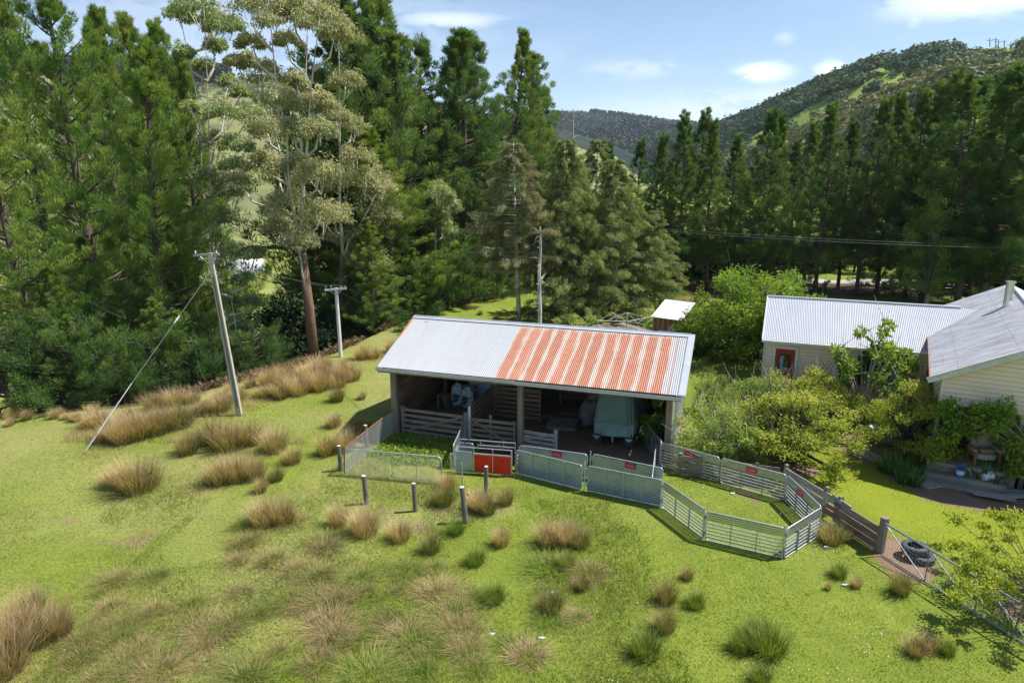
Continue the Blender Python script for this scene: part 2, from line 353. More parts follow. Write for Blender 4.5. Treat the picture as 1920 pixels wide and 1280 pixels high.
# ------------------------------------------------------------------ terrain
CREST=np.array([(-400,-40),(-60,22),(-23.5,30.6),(-16.9,32.2),(-12.4,39.5),(-8.1,52),(-4.9,57.5),(0,66),(10,82),(30,98),(60,112),(400,160)])
def vnoise(x,y,s,seed=0):
    def h(i,j):
        a=np.sin(i*127.1+j*311.7+seed*74.7)*43758.5453; return a-np.floor(a)
    X=np.asarray(x)/s;Yv=np.asarray(y)/s;i=np.floor(X);j=np.floor(Yv);fx=X-i;fy=Yv-j;fx=fx*fx*(3-2*fx);fy=fy*fy*(3-2*fy)
    return (h(i,j)*(1-fx)+h(i+1,j)*fx)*(1-fy)+(h(i,j+1)*(1-fx)+h(i+1,j+1)*fx)*fy
def ss(x,a,b):
    t=np.clip((np.asarray(x,float)-a)/(b-a),0,1); return t*t*(3-2*t)
def crestd(x,y): return (np.asarray(y)-np.interp(x,CREST[:,0],CREST[:,1]))*.62
def hz(x,y):
    x=np.asarray(x,float);y=np.asarray(y,float)
    d=crestd(x,y); drop=13*ss(x,60,0)+1.5
    z=-drop*ss(d,-1.0,24)-ss(d,0,5)*.8*ss(x,20,-5)
    flat=np.maximum.reduce([1-ss(np.hypot(x-1,y-27),11,16),1-ss(np.hypot(x-20,y-30),14,20),1-ss(np.hypot(x-8,y-20),6,9)])
    bump=(vnoise(x,y,7,1)-.5)*.35+(vnoise(x,y,2.3,2)-.5)*.12
    z=z+bump*(1-flat)*ss(y,8,14)*(1-ss(y,300,400))
    return z
def hs(x,y): return float(hz(np.array([x]),np.array([y]))[0])
def axis(segs):
    out=[segs[0][0]]
    for a,b,st in segs:
        n=max(1,int(round((b-a)/st))); out+=[a+(b-a)*(i+1)/n for i in range(n)]
    return np.array(out)
xs=axis([(-5000,-600,440),(-600,-120,24),(-120,-32,4),(-32,34,.4),(34,120,4),(120,600,24),(600,5000,440)])
ys=axis([(-400,-40,60),(-40,8,6),(8,62,.4),(62,110,2),(110,320,10),(320,1200,88),(1200,7000,580)])
XX,YY=np.meshgrid(xs,ys); ZZ=hz(XX,YY)
nx,ny=len(xs),len(ys)
V=np.stack([XX,YY,ZZ],-1).reshape(-1,3)
ii=(np.arange(ny-1)[:,None]*nx+np.arange(nx-1)[None,:]).ravel()
Fq=np.stack([ii,ii+1,ii+nx+1,ii+nx],1)
me=bpy.data.meshes.new('ground'); me.vertices.add(len(V)); me.vertices.foreach_set('co',V.astype(np.float32).ravel())
me.loops.add(Fq.size); me.loops.foreach_set('vertex_index',Fq.astype(np.int32).ravel())
me.polygons.add(len(Fq)); me.polygons.foreach_set('loop_start',(np.arange(len(Fq))*4).astype(np.int32))
me.polygons.foreach_set('use_smooth',np.ones(len(Fq),dtype=bool)); me.update(calc_edges=True)
def seg_d(x,y,a,b):
    ax,ay=a;bx,by=b;dx,dy=bx-ax,by-ay;t_=np.clip(((x-ax)*dx+(y-ay)*dy)/(dx*dx+dy*dy),0,1)
    return np.hypot(x-ax-t_*dx,y-ay-t_*dy)
ST=math.radians(-18.356); SA=(-5.671,28.084); su=(math.cos(ST),math.sin(ST)); sn=(-su[1],su[0])
def SL(x,y): return (SA[0]+su[0]*x+sn[0]*y,SA[1]+su[1]*x+sn[1]*y)
x=V[:,0];y=V[:,1]
lx=(x-SA[0])*su[0]+(y-SA[1])*su[1]; ly=(x-SA[0])*sn[0]+(y-SA[1])*sn[1]
dirt=np.minimum(ss(lx,.2,.8)*(1-ss(lx,12,12.6)),ss(ly,.2,1.2)*(1-ss(ly,7,7.4)))
dirt=np.maximum(dirt,(1-ss(np.hypot((lx-9.5)/3.0,(ly-.3)/1.5),.5,1.1))*.95)
dirt=np.maximum(dirt,1-ss(seg_d(x,y,G(1560,810),G(1760,925)),.5,1.2))
dirt=np.maximum(dirt,1-ss(seg_d(x,y,G(1760,925),G(1960,960)),.5,1.3))
dirt=np.maximum(dirt,1-ss(seg_d(x,y,G(1600,780),G(1690,830)),.8,1.6))
dirt=np.maximum(dirt,1-ss(seg_d(x,y,G(1700,1060),G(1680,1030)),.5,1.0))
dirt=np.maximum(dirt,1-ss(seg_d(x,y,G(1900,1150),G(1930,1140)),.2,.6))
dirt=np.maximum(dirt,(1-ss(seg_d(x,y,G(1380,850),G(1500,880)),.4,1.0))*.9)
for (px,py,r) in ((1395,925,.45),(1420,940,.35),(1530,985,.3),(830,955,.5),(720,960,.35),(790,990,.5)):
    gx,gy=G(px,py); dirt=np.maximum(dirt,(1-ss(np.hypot(x-gx,y-gy),r*.5,r*1.7))*.58)
bare=ss(vnoise(x,y,1.6,51),.8,.95)*.5*(1-ss(y,30,40))*(1-ss(x,1,3)); dirt=np.maximum(dirt,bare)
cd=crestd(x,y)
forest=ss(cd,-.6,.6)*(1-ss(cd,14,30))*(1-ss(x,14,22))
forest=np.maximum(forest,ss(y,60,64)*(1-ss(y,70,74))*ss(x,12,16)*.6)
dry=ss(-x,-2,9)*.55*(1-forest)+(vnoise(x,y,3,5)-.45)*.8
dry=np.maximum(dry,(1-ss(seg_d(x,y,G(160,800),G(700,640)),1,4))*.75)
dry=np.maximum(dry,(1-ss(seg_d(x,y,G(660,985),G(930,950)),.3,1.4))*.9)
lush=np.maximum(1-ss(seg_d(x,y,G(1560,880),G(1850,1010)),1,3),1-ss(np.hypot(x+3.5,y-26),1,2.5))
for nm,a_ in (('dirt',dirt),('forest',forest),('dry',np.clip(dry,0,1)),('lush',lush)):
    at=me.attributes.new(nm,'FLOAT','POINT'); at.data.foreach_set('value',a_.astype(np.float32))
gm,nt=nodes('pasture_ground'); t=NT(nt)
tc=t.n('ShaderNodeTexCoord'); ob=tc.outputs['Object']
def A_(nm): return t.n('ShaderNodeAttribute',attribute_name=nm).outputs['Fac']
n0=t.noise(ob,.35,4,.6); n1=t.noise(ob,1.6,5,.6); n2=t.noise(ob,9,5,.7); n3=t.noise(ob,38,3,.6); nb=t.noise(ob,.02,4,.6)
c=t.mix(t.ramp(n1,[(.35,0.),(.65,1.)]),(.16,.21,.026),(.23,.275,.036))
c=t.mix(t.ramp(n0,[(.4,0.),(.65,.6)]),c,(.13,.19,.018))
c=t.mix(t.ramp(n3,[(.4,0.),(.7,.45)]),c,(.26,.3,.06))
c=t.mix(t.ramp(n2,[(.3,.7),(.5,0.)]),c,(.075,.11,.01))
c=t.mix(t.math('MULTIPLY',A_('lush'),.6),c,(.27,.31,.018))
dr=t.math('MULTIPLY',t.smooth(t.math('ADD',A_('dry'),t.math('SUBTRACT',n2.outputs[0],.5)),.25,.9),.55)
c=t.mix(dr,c,(.34,.31,.13))
dz=t.mix(t.ramp(n1,[(.35,0.),(.7,1.)]),(.28,.18,.12),(.2,.13,.085)); dz=t.mix(t.ramp(n3,[(.45,0.),(.7,.6)]),dz,(.4,.29,.2))
c=t.mix(t.smooth(t.math('ADD',A_('dirt'),t.math('MULTIPLY',t.math('SUBTRACT',n2.outputs[0],.5),.7)),.35,.62),c,dz)
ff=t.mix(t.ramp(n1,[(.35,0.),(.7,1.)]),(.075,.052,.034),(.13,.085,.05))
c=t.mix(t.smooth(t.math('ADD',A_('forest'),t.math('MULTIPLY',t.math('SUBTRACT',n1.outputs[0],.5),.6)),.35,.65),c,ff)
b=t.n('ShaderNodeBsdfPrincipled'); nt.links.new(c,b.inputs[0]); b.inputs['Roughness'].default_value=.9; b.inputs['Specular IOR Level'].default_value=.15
hh=t.math('ADD',t.math('MULTIPLY',n2.outputs[0],1.0),t.math('MULTIPLY',n3.outputs[0],.5))
bp=t.n('ShaderNodeBump',i_Height=hh); bp.inputs['Strength'].default_value=.8; bp.inputs['Distance'].default_value=.08
nt.links.new(bp.outputs[0],b.inputs['Normal']); t.out(b)
tag(link('ground',me,gm),kind='structure')
# ------------------------------------------------------------------ hills (lofts between foot and ridge lines)
def hillmat(name,grass,scrub,rock,s=.02,mix=(.45,.6)):
    m,nt=nodes(name); t=NT(nt); tc=t.n('ShaderNodeTexCoord'); ob=tc.outputs['Object']
    a=t.noise(ob,s,6,.6); b_=t.noise(ob,s*6,5,.65); c_=t.noise(ob,s*.5,4,.6,.8)
    c=t.mix(t.ramp(a,[(mix[0],0.),(mix[1],1.)]),grass,scrub)
    c=t.mix(t.ramp(b_,[(.4,0.),(.7,.6)]),c,tuple(x*.55 for x in scrub))
    c=t.mix(t.ramp(c_,[(.58,0.),(.7,.7)]),c,rock)
    p=t.n('ShaderNodeBsdfPrincipled'); nt.links.new(c,p.inputs[0]); p.inputs['Roughness'].default_value=.95; p.inputs['Specular IOR Level'].default_value=.1
    bp=t.n('ShaderNodeBump',i_Height=b_); bp.inputs['Strength'].default_value=.6; bp.inputs['Distance'].default_value=2/s*.01
    nt.links.new(bp.outputs[0],p.inputs['Normal']); t.out(p); return m
def hill(name,ridge,foot,nu,nv,amp,m,seed,prof=1.0,back=300,ns=60):
    """ridge/foot: equal-length lists of points; returns sampler"""
    R=np.array(ridge,float);Fo=np.array(foot,float)
    tt=np.linspace(0,1,len(R)); U=np.linspace(0,1,nu)
    Ri=np.stack([np.interp(U,tt,R[:,k]) for k in range(3)],1); Fi=np.stack([np.interp(U,tt,Fo[:,k]) for k in range(3)],1)
    def surf(u,v):
        r=np.stack([np.interp(u,U,Ri[:,k]) for k in range(3)],-1); f=np.stack([np.interp(u,U,Fi[:,k]) for k in range(3)],-1)
        vv=np.clip(v,0,1); p=f+(r-f)*vv[...,None]
        p[...,2]=f[...,2]+(r[...,2]-f[...,2])*(vv**prof)
        ov=np.maximum(v-1,0); p[...,1]+=ov*back; p[...,2]-=ov*back*.25+ov*ov*back*.2
        n=(vnoise(p[...,0],p[...,1],ns,seed)-.5)*amp+(vnoise(p[...,0],p[...,1],ns*.4,seed+3)-.5)*amp*.4
        p[...,2]+=n*np.sin(np.clip(v,0,1)*PI)**.7
        return p
    Vv=np.linspace(0,2.0,nv); UU,VV=np.meshgrid(U,Vv); P=surf(UU,VV)
    mm=bpy.data.meshes.new(name); i0=(np.arange(nv-1)[:,None]*nu+np.arange(nu-1)[None,:]).ravel()
    F_=np.stack([i0,i0+1,i0+nu+1,i0+nu],1); mm.from_pydata(P.reshape(-1,3).tolist(),[],F_.tolist())
    mm.polygons.foreach_set('use_smooth',[True]*len(mm.polygons)); mm.update()
    tag(link(name,mm,m),kind='structure'); return surf
hm_right=hillmat('hill_pasture_right',(.24,.33,.06),(.2,.27,.055),(.26,.27,.08),.012)
hm_far=hillmat('far_ridge_ground',(.035,.05,.04),(.014,.028,.022),(.05,.06,.045),.008,(.4,.6))
hm_left=hillmat('left_hill_ground',(.24,.26,.09),(.17,.18,.08),(.3,.22,.14),.012)
RR=[YP(1230,262,1500),YP(1340,246,1150),YP(1440,205,900),YP(1540,160,760),YP(1620,130,660),YP(1700,108,600),YP(1790,98,560),YP(1850,92,540),YP(1930,88,500),YP(2100,30,470),YP(2500,-60,430)]
FR=[(180,620,-6),(150,420,-6),(140,300,-5),(130,200,-4),(130,160,-3),(135,140,-2),(140,125,-2),(150,115,-2),(160,108,-2),(190,100,-2),(260,60,-2)]
s_right=hill('right_hill',RR,FR,170,90,16,hm_right,3,.92,260,70)
RF=[YP(900,232,2600),YP(1030,214,2600),(*YP(1110,214,2600)[:3],),YP(1180,222,2600),YP(1260,234,2700),YP(1340,240,2800),YP(1500,250,3000)]
FF=[(-200,700,-14),(60,700,-12),(250,800,-12),(400,900,-12),(560,1000,-12),(700,1100,-12),(900,1200,-12)]
s_far=hill('far_ridge',RF,FF,90,50,130,hm_far,8,1.3,900,420)
RL=[YP(-500,20,700),YP(-150,70,760),YP(0,112,800),YP(80,132,820),YP(200,148,850),YP(360,150,900),YP(500,150,950),YP(640,150,1000),YP(760,180,1200),YP(900,215,1500),YP(1010,226,1900)]
FL=[(-500,190,-14),(-300,200,-14),(-200,210,-14),(-160,215,-14),(-130,230,-14),(-100,245,-14),(-70,260,-14),(-40,290,-14),(0,330,-13),(60,400,-12),(130,500,-12)]
s_left=hill('left_hill',RL,FL,120,60,26,hm_left,5,1.0,400,120)
HZ=bpy.data.materials.new('haze_air'); HZ.use_nodes=True; nt=HZ.node_tree; nt.nodes.clear(); t=NT(nt)
pv=t.n('ShaderNodeVolumePrincipled'); pv.inputs['Color'].default_value=(.78,.88,1,1); pv.inputs['Density'].default_value=.00007
o=t.n('ShaderNodeOutputMaterial'); nt.links.new(pv.outputs[0],o.inputs['Volume'])
m_=MB(); m_.box(-5200,5200,-450,7200,-20,420); hzo=link('haze',m_.mesh('haze'),HZ); tag(hzo,kind='stuff')
# ------------------------------------------------------------------ scattered crowns over the hills (uncountable)
def crowns(name,P,R,tints,nf,m,label,spiky=False,seed=0,flat=.75):
    rng=np.random.default_rng(seed); n=len(P)
    d=rng.normal(size=(n,nf,3)); d[...,2]=np.abs(d[...,2])*.9-.12; d/=np.linalg.norm(d,axis=-1,keepdims=True)
    if spiky:
        h=rng.random((n,nf,1))**1.3; ang=rng.random((n,nf,1))*2*PI; rad=(1-h)*.32
        c=P[:,None,:]+np.concatenate([np.cos(ang)*rad,np.sin(ang)*rad,h*1.6+.0],-1)*R[:,None,None]
        s=R[:,None,None]*.22
    else:
        lob=1+.28*np.sin(d[...,0:1]*5+rng.random((n,1,1))*9)*np.cos(d[...,1:2]*6+rng.random((n,1,1))*9)
        rr=(.75+.25*rng.random((n,nf,1)))*lob
        c=P[:,None,:]+d*rr*R[:,None,None]*np.array([1,1,flat]); s=R[:,None,None]*.17
    dj=nrm(d+rng.normal(size=(n,nf,3))*.35); a=nrm(np.cross(dj,rng.normal(size=(n,nf,3))))
    b=np.cross(dj,a); b/=np.linalg.norm(b,axis=-1,keepdims=True)+1e-9
    T=np.stack([c-a*s-b*s*.6,c+a*s-b*s*.6,c+b*s],2).reshape(-1,3)
    ti=np.clip(tints[:,None]+(rng.random((n,nf))-.5)*.35,0,1).ravel()
    o=link(name,npmesh(name,T,3,ti,m)); tag(o,kind='stuff'); o['label']=label; o['category']='trees'; return o
rng=np.random.default_rng(11)
n=11500; u=rng.random(n)*.98+.0; v=rng.random(n)**.8*1.06; P=s_right(u,v)
px,py=proj(P[:,0],P[:,1],P[:,2])
# pasture strip and hilltop paddock stay open
cy_=np.where(px>1508,225-(px-1508)*.39,225-(px-1508)*.52)
strip=(np.abs(py-cy_+3-5*np.sin(px*.06))<(15+8*ss(px,1420,1560)))&(px>1370)&(px<1722)
strip|=(np.abs(py-cy_+36)<9)&(px>1590)&(px<1712)
strip|=(np.abs(py-cy_-22)<6)&(px>1440)&(px<1530)
top=(px>1790)&(px<1925)&(py<112)&(py>70)
cl_=vnoise(P[:,0],P[:,1],30,9)
keep=((~strip)|(rng.random(n)<.04))&~top&(v<1.04)
up=py<cy_+8
keep&=(cl_>.3)|up
tn=np.where(up,.22,.66)+(vnoise(P[:,0],P[:,1],45,4)-.5)*.5+(rng.random(n)-.5)*.3
P,u,v,tn=P[keep],u[keep],v[keep],tn[keep]
R=(1.8+rng.random(len(P))**2*5.5)*(.6+P[:,1]/700)
P[:,2]+=R*.15
crowns('hill_forest',P,R,np.clip(tn,0,1),110,L_bush,'mixed bush covering the steep hillside at the right',seed=2)
n=2600; u=rng.random(n); v=1-rng.random(n)**2*.9; P=s_left(u,v); k=(vnoise(P[:,0],P[:,1],60,2)>.38)|(v>.95)
P=P[k]; R=3+rng.random(len(P))*4; crowns('hillside_scrub',P,R,.25+rng.random(len(P))*.5,26,L_bush,'scattered scrub over the hillside behind the left trees',seed=3)
u=rng.random(2600)*.55; v=.93+rng.random(2600)*.12; P=s_left(u,v); R=8+rng.random(len(P))*5; crowns('plantation_forest',P,R,rng.random(len(P)),22,L_far,'dark pine plantation along the left skyline',True,4)
u=rng.random(3200)*.95; v=.96+rng.random(3200)*.1; P=s_far(u,v); R=np.where(vnoise(P[:,0],P[:,1],500,6)>.45,10,5)+rng.random(len(P))*4; crowns('plantation_forest',P,R,rng.random(len(P)),14,L_far,'dark pine plantation along the far blue ridge',True,5)
u=rng.random(7000)*.9; v=.35+rng.random(7000)*.6; P=s_far(u,v); R=9+rng.random(len(P))*12; crowns('far_forest',P,R,rng.random(len(P))*.8,20,L_far,'dark forest over the face of the far ridge',False,6)
# hilltop masts
for i,(px,top,bot) in enumerate(((1856,72,84),(1867,71,86),(1872,75,87),(1883,75,88),(1894,81,91),(1907,81,89))):
    p=YP(px,bot+4,545); q=YP(px,top,545); m_=MB(); m_.tube([p,q],[.35,.22],5)
    m_.bar((q[0]-2.2,q[1],q[2]-1.5),(q[0]+2.2,q[1],q[2]-1.5),.3)
    single('mast',m_,darkwire,p,'thin dark mast on the grassy hilltop, '+('leftmost','second from left','third from left','third from right','second from right','rightmost')[i]+' of six','mast','masts on the hilltop')
# ================================================================== generic pieces
def corr(mb,x0,x1,p0,p1,amp=.0085,pitch=.0762,seg=6,rows=2,vlen=None):
    """corrugated sheet, ribs run from p0 to p1 (y,z pairs)"""
    dy,dz=p1[0]-p0[0],p1[1]-p0[1]; L=math.hypot(dy,dz); ny_,nz_=-dz/L,dy/L
    n=int((x1-x0)/pitch*seg); b=len(mb.v)
    for r in range(rows):
        f=r/(rows-1)
        for i in range(n+1):
            xx=x0+(x1-x0)*i/n; h=amp*math.sin(2*PI*xx/pitch)
            mb.v.append((xx,p0[0]+dy*f+ny_*h,p0[1]+dz*f+nz_*h))
    for r in range(rows-1):
        for i in range(n):
            a=b+r*(n+1)+i; mb.f.append((a,a+1,a+n+2,a+n+1))
            u0=x0+(x1-x0)*i/n;u1=x0+(x1-x0)*(i+1)/n;v0=L*r/(rows-1);v1=L*(r+1)/(rows-1)
            mb.uv+=[(u0,v0),(u1,v0),(u1,v1),(u0,v1)]
    return mb
def rrect(w,h,r=.1,n=5):
    pts=[]
    for cx,cz,a0 in ((w-r,h-r,0),(r,h-r,PI/2),(r,r,PI),(w-r,r,1.5*PI)):
        for i in range(n+1):
            a=a0+PI/2*i/n; pts.append((cx+r*math.cos(a),0,cz+r*math.sin(a)))
    pts.append(pts[0]); return pts
def blob(mb,c,s,e=.7,nu=18,nv=12,jit=.06,seed=0):
    r=random.Random(seed); b=len(mb.v)
    f=lambda t,e:math.copysign(abs(t)**e,t)
    ph=[r.random()*6 for _ in range(4)]
    for j in range(nv+1):
        la=-PI/2+PI*j/nv
        for i in range(nu):
            lo=2*PI*i/nu; k=1+jit*(math.sin(3*lo+ph[0]+2*la)+math.sin(5*lo-ph[1]-3*la)+math.sin(4*la+ph[2]))
            mb.v.append((c[0]+s[0]*k*f(math.cos(la),e)*f(math.cos(lo),e),c[1]+s[1]*k*f(math.cos(la),e)*f(math.sin(lo),e),c[2]+s[2]*k*f(math.sin(la),e)))
    for j in range(nv):
        for i in range(nu):
            i2=(i+1)%nu; mb.f.append((b+j*nu+i,b+j*nu+i2,b+(j+1)*nu+i2,b+(j+1)*nu+i)); mb.uv+=[(i/nu,j/nv),((i+1)/nu,j/nv),((i+1)/nu,(j+1)/nv),(i/nu,(j+1)/nv)]
    return mb
def cyl(mb,c,r,h,n=20,axis=(0,0,1)):
    a=Vector(axis).normalized(); return mb.tube([Vector(c),Vector(c)+a*h],r,n)
def lathe(mb,prof,n=28,c=(0,0,0)):
    b=len(mb.v)
    for r,z in prof:
        for i in range(n):
            a=2*PI*i/n; mb.v.append((c[0]+r*math.cos(a),c[1]+r*math.sin(a),c[2]+z))
    for j in range(len(prof)-1):
        for i in range(n):
            i2=(i+1)%n; mb.f.append((b+j*n+i,b+j*n+i2,b+(j+1)*n+i2,b+(j+1)*n+i)); mb.uv+=[(i/n,j),(i/n+.1,j),(i/n+.1,j+1),(i/n,j+1)]
    return mb
# ================================================================== the open shed
shed=empty('farm_shed',(*SA,0),ST,'long open-fronted timber shed with half silver, half rust-striped corrugated roof','shed')
EZ,RZ,HW,SLN=3.07,4.53,3.667,12.48
rf=corr(MB(),0,SLN,(-.02,EZ),(HW,RZ)); roof=rf.build('roof',shedroof,shed)
corr(MB(),0,SLN,(HW,RZ-.004),(2*HW+.02,EZ-.004),seg=4).build('rear_roof_sheet',shedroof,shed)
m_=MB(); m_.quad([(-.03,HW-.2,RZ-.045),(SLN+.03,HW-.2,RZ-.045),(SLN+.03,HW,RZ+.035),(-.03,HW,RZ+.035)]); m_.quad([(-.03,HW,RZ+.035),(SLN+.03,HW,RZ+.035),(SLN+.03,HW+.2,RZ-.045),(-.03,HW+.2,RZ-.045)])
m_.tube([(-.03,HW,RZ+.03),(SLN+.03,HW,RZ+.03)],.03,8); m_.build('ridge_cap',zinc,roof)
m_=MB(); m_.bar((SLN+.03,-.03,EZ+.012),(SLN+.03,HW,RZ+.022),.26,.02); m_.bar((SLN+.15,-.03,EZ-.06),(SLN+.15,HW,RZ-.05),.02,.16); m_.build('barge_flashing',zinc,roof)
m_=MB(); m_.bar((-.01,0,EZ-.02),(-.01,HW,RZ-.02),.03,.1); m_.bar((-.01,2*HW,EZ-.02),(-.01,HW,RZ-.02),.03,.1); m_.build('barge_board',wood,shed)
# gutter, three lengths slightly out of line
for a,b,dz in ((-.02,6.1,0),(6.14,9.0,-.03),(9.0,SLN+.02,-.035)):
    m_=MB(); prof=[(-.13,0),(-.13,-.09),(-.04,-.11),(-.02,-.0)]
    for k in range(3):
        (y0,z0),(y1,z1)=prof[k],prof[k+1]; m_.bar((a,(y0+y1)/2,EZ-.03+dz+(z0+z1)/2),(b,(y0+y1)/2,EZ-.03+dz+(z0+z1)/2),.008 if k!=1 else .09,.09 if k!=1 else .008)
    m_.bar((a,-.135,EZ-.025+dz),(b,-.135,EZ-.025+dz),.02,.02)
    m_.build('gutter',zinc,shed)
MB().bar((-.0,.02,EZ-.14),(SLN,.02,EZ-.15),.04,.2).build('fascia',wood,shed)
MB().bar((.2,.45,EZ-.1),(SLN-.2,.45,EZ-.12),.14,.24).build('front_beam',wood,shed)
for x_,l_ in ((.53,3.0),(6.2,2.9),(12.0,2.95)):
    yp_=1.0 if x_>11 else .45
    MB().bar((x_,yp_,-.15),(x_,yp_,l_),.26 if x_<1 else .22,.22).build('post',wood,shed)
for x_,y_ in ((3.9,4.3),(6.3,6.6),(8.0,5.2),(3.9,6.7),(9.6,6.7)):
    m_=MB(); m_.tube([(x_,y_,-.1),(x_,y_,3.4)],.085,8); m_.build('inner_post',wood,shed)
for i in range(14):
    xr=.3+i*(SLN-.6)/13; m_=MB(); m_.bar((xr,.0,EZ-.07),(xr,HW,RZ-.08),.05,.1); m_.bar((xr,2*HW,EZ-.07),(xr,HW,RZ-.08),.05,.1); m_.build('rafter',wooddark,shed)
m_=MB()
for k in range(12): m_.box(.46,.5,.5,6.95,.02+k*.235,.02+k*.235+.222)
m_.build('left_wall',woodbrown,shed)
m_=MB(); 
for k in range(11): m_.box(.5,.53,.7,6.9,.05+k*.24,.05+k*.24+.22)
m_.build('inner_lining',woodbrown,shed)
m_=MB()
for k in range(46): m_.box(.5+k*.25,.5+k*.25+.2498,6.95,6.98+.005*(k%2),-.05,3.2)
m_.build('rear_wall',wooddark,shed)
# gable infill
for X in (.44,12.02):
    m_=MB(); m_.quad([(X,.3,2.8),(X,7.03,2.8),(X,HW,RZ-.12)]); m_.quad([(X+.03,.3,2.8),(X+.03,HW,RZ-.12),(X+.03,7.03,2.8)]); m_.build('gable_infill',galvdull,shed)
m_=MB(); n0=len(m_.v); corr(m_,1.0,6.95,(0,-.05),(0,2.9),amp=.009); 
m_.v=[(12.13+yy,xx,zz) for xx,yy,zz in m_.v]; m_.build('right_wall',galv,shed)
MB().bar((12.33,.12,EZ-.2),(12.2,1.0,.1),.09,.09).build('downpipe',galv,shed)
# slatted pen inside the shed
m_=MB()
for k in range(7):
    z=.15+k*.21; m_.box(3.86,3.9,.95,3.55,z,z+.15); m_.box(3.9,6.15,3.55,3.59,z,z+.15)
pen=m_.build('slatted_partition',woodbrown,shed)
for p_ in ((3.84,3.6),(5.05,3.64),(3.8,1.0),(6.1,3.64)): MB().bar((p_[0],p_[1],0),(p_[0],p_[1],1.6),.07).build('stud',woodbrown,pen)
m_=MB()
for k in range(9): m_.box(6.35,7.9,6.85,6.89,.2+k*.25,.2+k*.25+.2)
m_.build('brown_wall_boards',woodbrown,shed)
MB().box(4.0,4.9,6.7,6.8,.3,2.9).build('wall_panel',woodbrown,shed)
def SP(x,y,z=0): a=SL(x,y); return (a[0],a[1],z)
def sthing(name,label,cat,x,y,z=0,rz=0,group=None): return empty(name,SP(x,y,z),ST+rz,label,cat,group)
# timber gates / railings in front
def gate(name,label,x0,x1,y,z0,z1,rails,diag=None,posts=(),m=wood,sag=0,group='timber railings across the shed front'):
    t_=sthing(name,label,'gate' if 'gate' in name else 'railing',x0,y,0,0,group); L=x1-x0
    for k in range(rails):
        z=z0+(z1-z0)*k/(rails-1); MB().bar((0,0,z),(L,random.uniform(-.01,.01),z-sag+random.uniform(-.03,.03)),.03,.13).build('rail',m,t_)
    if diag: MB().bar((diag[0],-.035,diag[1]),(diag[2],-.035,diag[3]),.03,.09).build('brace',m,t_)
    for p_,h,w_ in posts: MB().bar((p_,.06,-.1),(p_,.06,h),w_).build('upright',m,t_)
    return t_
gate('timber_gate','five-rail weathered timber gate with one diagonal brace at the left of the shed front',.74,3.62,.6,.12,1.08,5,(.15,.12,2.75,1.0),((.06,1.22,.16),(2.8,1.05,.08)),sag=.04)
gate('timber_gate','short weathered timber gate with a brace falling right, beside the tall middle shed post',3.98,5.92,.6,.1,.98,5,(.02,1.0,1.75,.08),((.0,1.05,.09),(.85,1.25,.1),(1.9,1.1,.12)),sag=.0)
gate('timber_railing','low splayed timber railing on the right of the middle shed post',6.32,7.66,.45,.2,.78,4,(.0,.45,1.25,.8),((1.34,1.0,.14),),sag=.02,m=woodpale)
o=single('gate_post',MB().tube([SP(3.72,.66,-.2),SP(3.72,.66,1.25)],.11,10),wood,SP(3.72,.66,0),'stout grey round post between the two timber gates','post')
o=single('pale_post',MB().bar(SP(3.86,.7,0),SP(3.86,.7,1.5),.11,.06),white,SP(3.86,.7,0),'slim pale painted upright board beside the stout post between the timber gates','post')
o=single('stub_post',MB().bar(SP(5.62,-.55,-.1),SP(5.62,-.55,.55),.14),wood,SP(5.62,-.55,0),'short square stub post in the weeds in front of the small timber gate','post')
# covered vehicle
veh=sthing('covered_vehicle','tall farm vehicle parked in the shed under a green tarpaulin, rear wheels showing','vehicle',9.74,1.9)
def tent(z0,z1,w0,w1,y0,y1,rows,name,m,flare=0,seed=1):
    mb=MB(); N=72; r=random.Random(seed); ph=[r.random()*6 for _ in range(6)]
    prev=None
    for j in range(rows+1):
        f=j/rows; z=z0+(z1-z0)*f; hw=w0+(w1-w0)*f; ya=y0+.25*(f**2)*(1 if z1>1 else 0); yb=y1-.2*f
        hy=(yb-ya)/2; cy=(yb+ya)/2; ring=[]
        for i in range(N):
            a=2*PI*i/N; ca,sa_=math.cos(a),math.sin(a); e=.28
            k=1+.018*math.sin(9*a+ph[0])+.012*math.sin(17*a+ph[1]+f*2)+(.02*math.sin(23*a+ph[2])*(1-f))
            X=hw*k*math.copysign(abs(ca)**e,ca); Yy=cy+hy*k*math.copysign(abs(sa_)**e,sa_)
            zz=z+(.05*math.sin(7*a+ph[3])*(1-f) if flare else 0)+.015*math.sin(11*a+ph[4])*f
            ring.append((X,Yy,zz))
        mb.v+=ring
    for j in range(rows):
        for i in range(N):
            i2=(i+1)%N; mb.f.append((j*N+i,j*N+i2,(j+1)*N+i2,(j+1)*N+i)); mb.uv+=[(0,0)]*4
    if name=='tarpaulin':
        b=len(mb.v); mb.v.append((0,(y0+y1)/2,z1+.06))
        for i in range(N): mb.f.append((rows*N+i,rows*N+(i+1)%N,b)); mb.uv+=[(0,0)]*3
    o=mb.build(name,m,veh,smooth=True); return o
tp=tent(1.02,2.38,.88,.74,-.12,4.2,8,'tarpaulin',tarp,seed=4)
sk=tent(.52,1.04,.87,.9,-.22,4.2,5,'tarpaulin_skirt',tarp2,flare=1,seed=9)
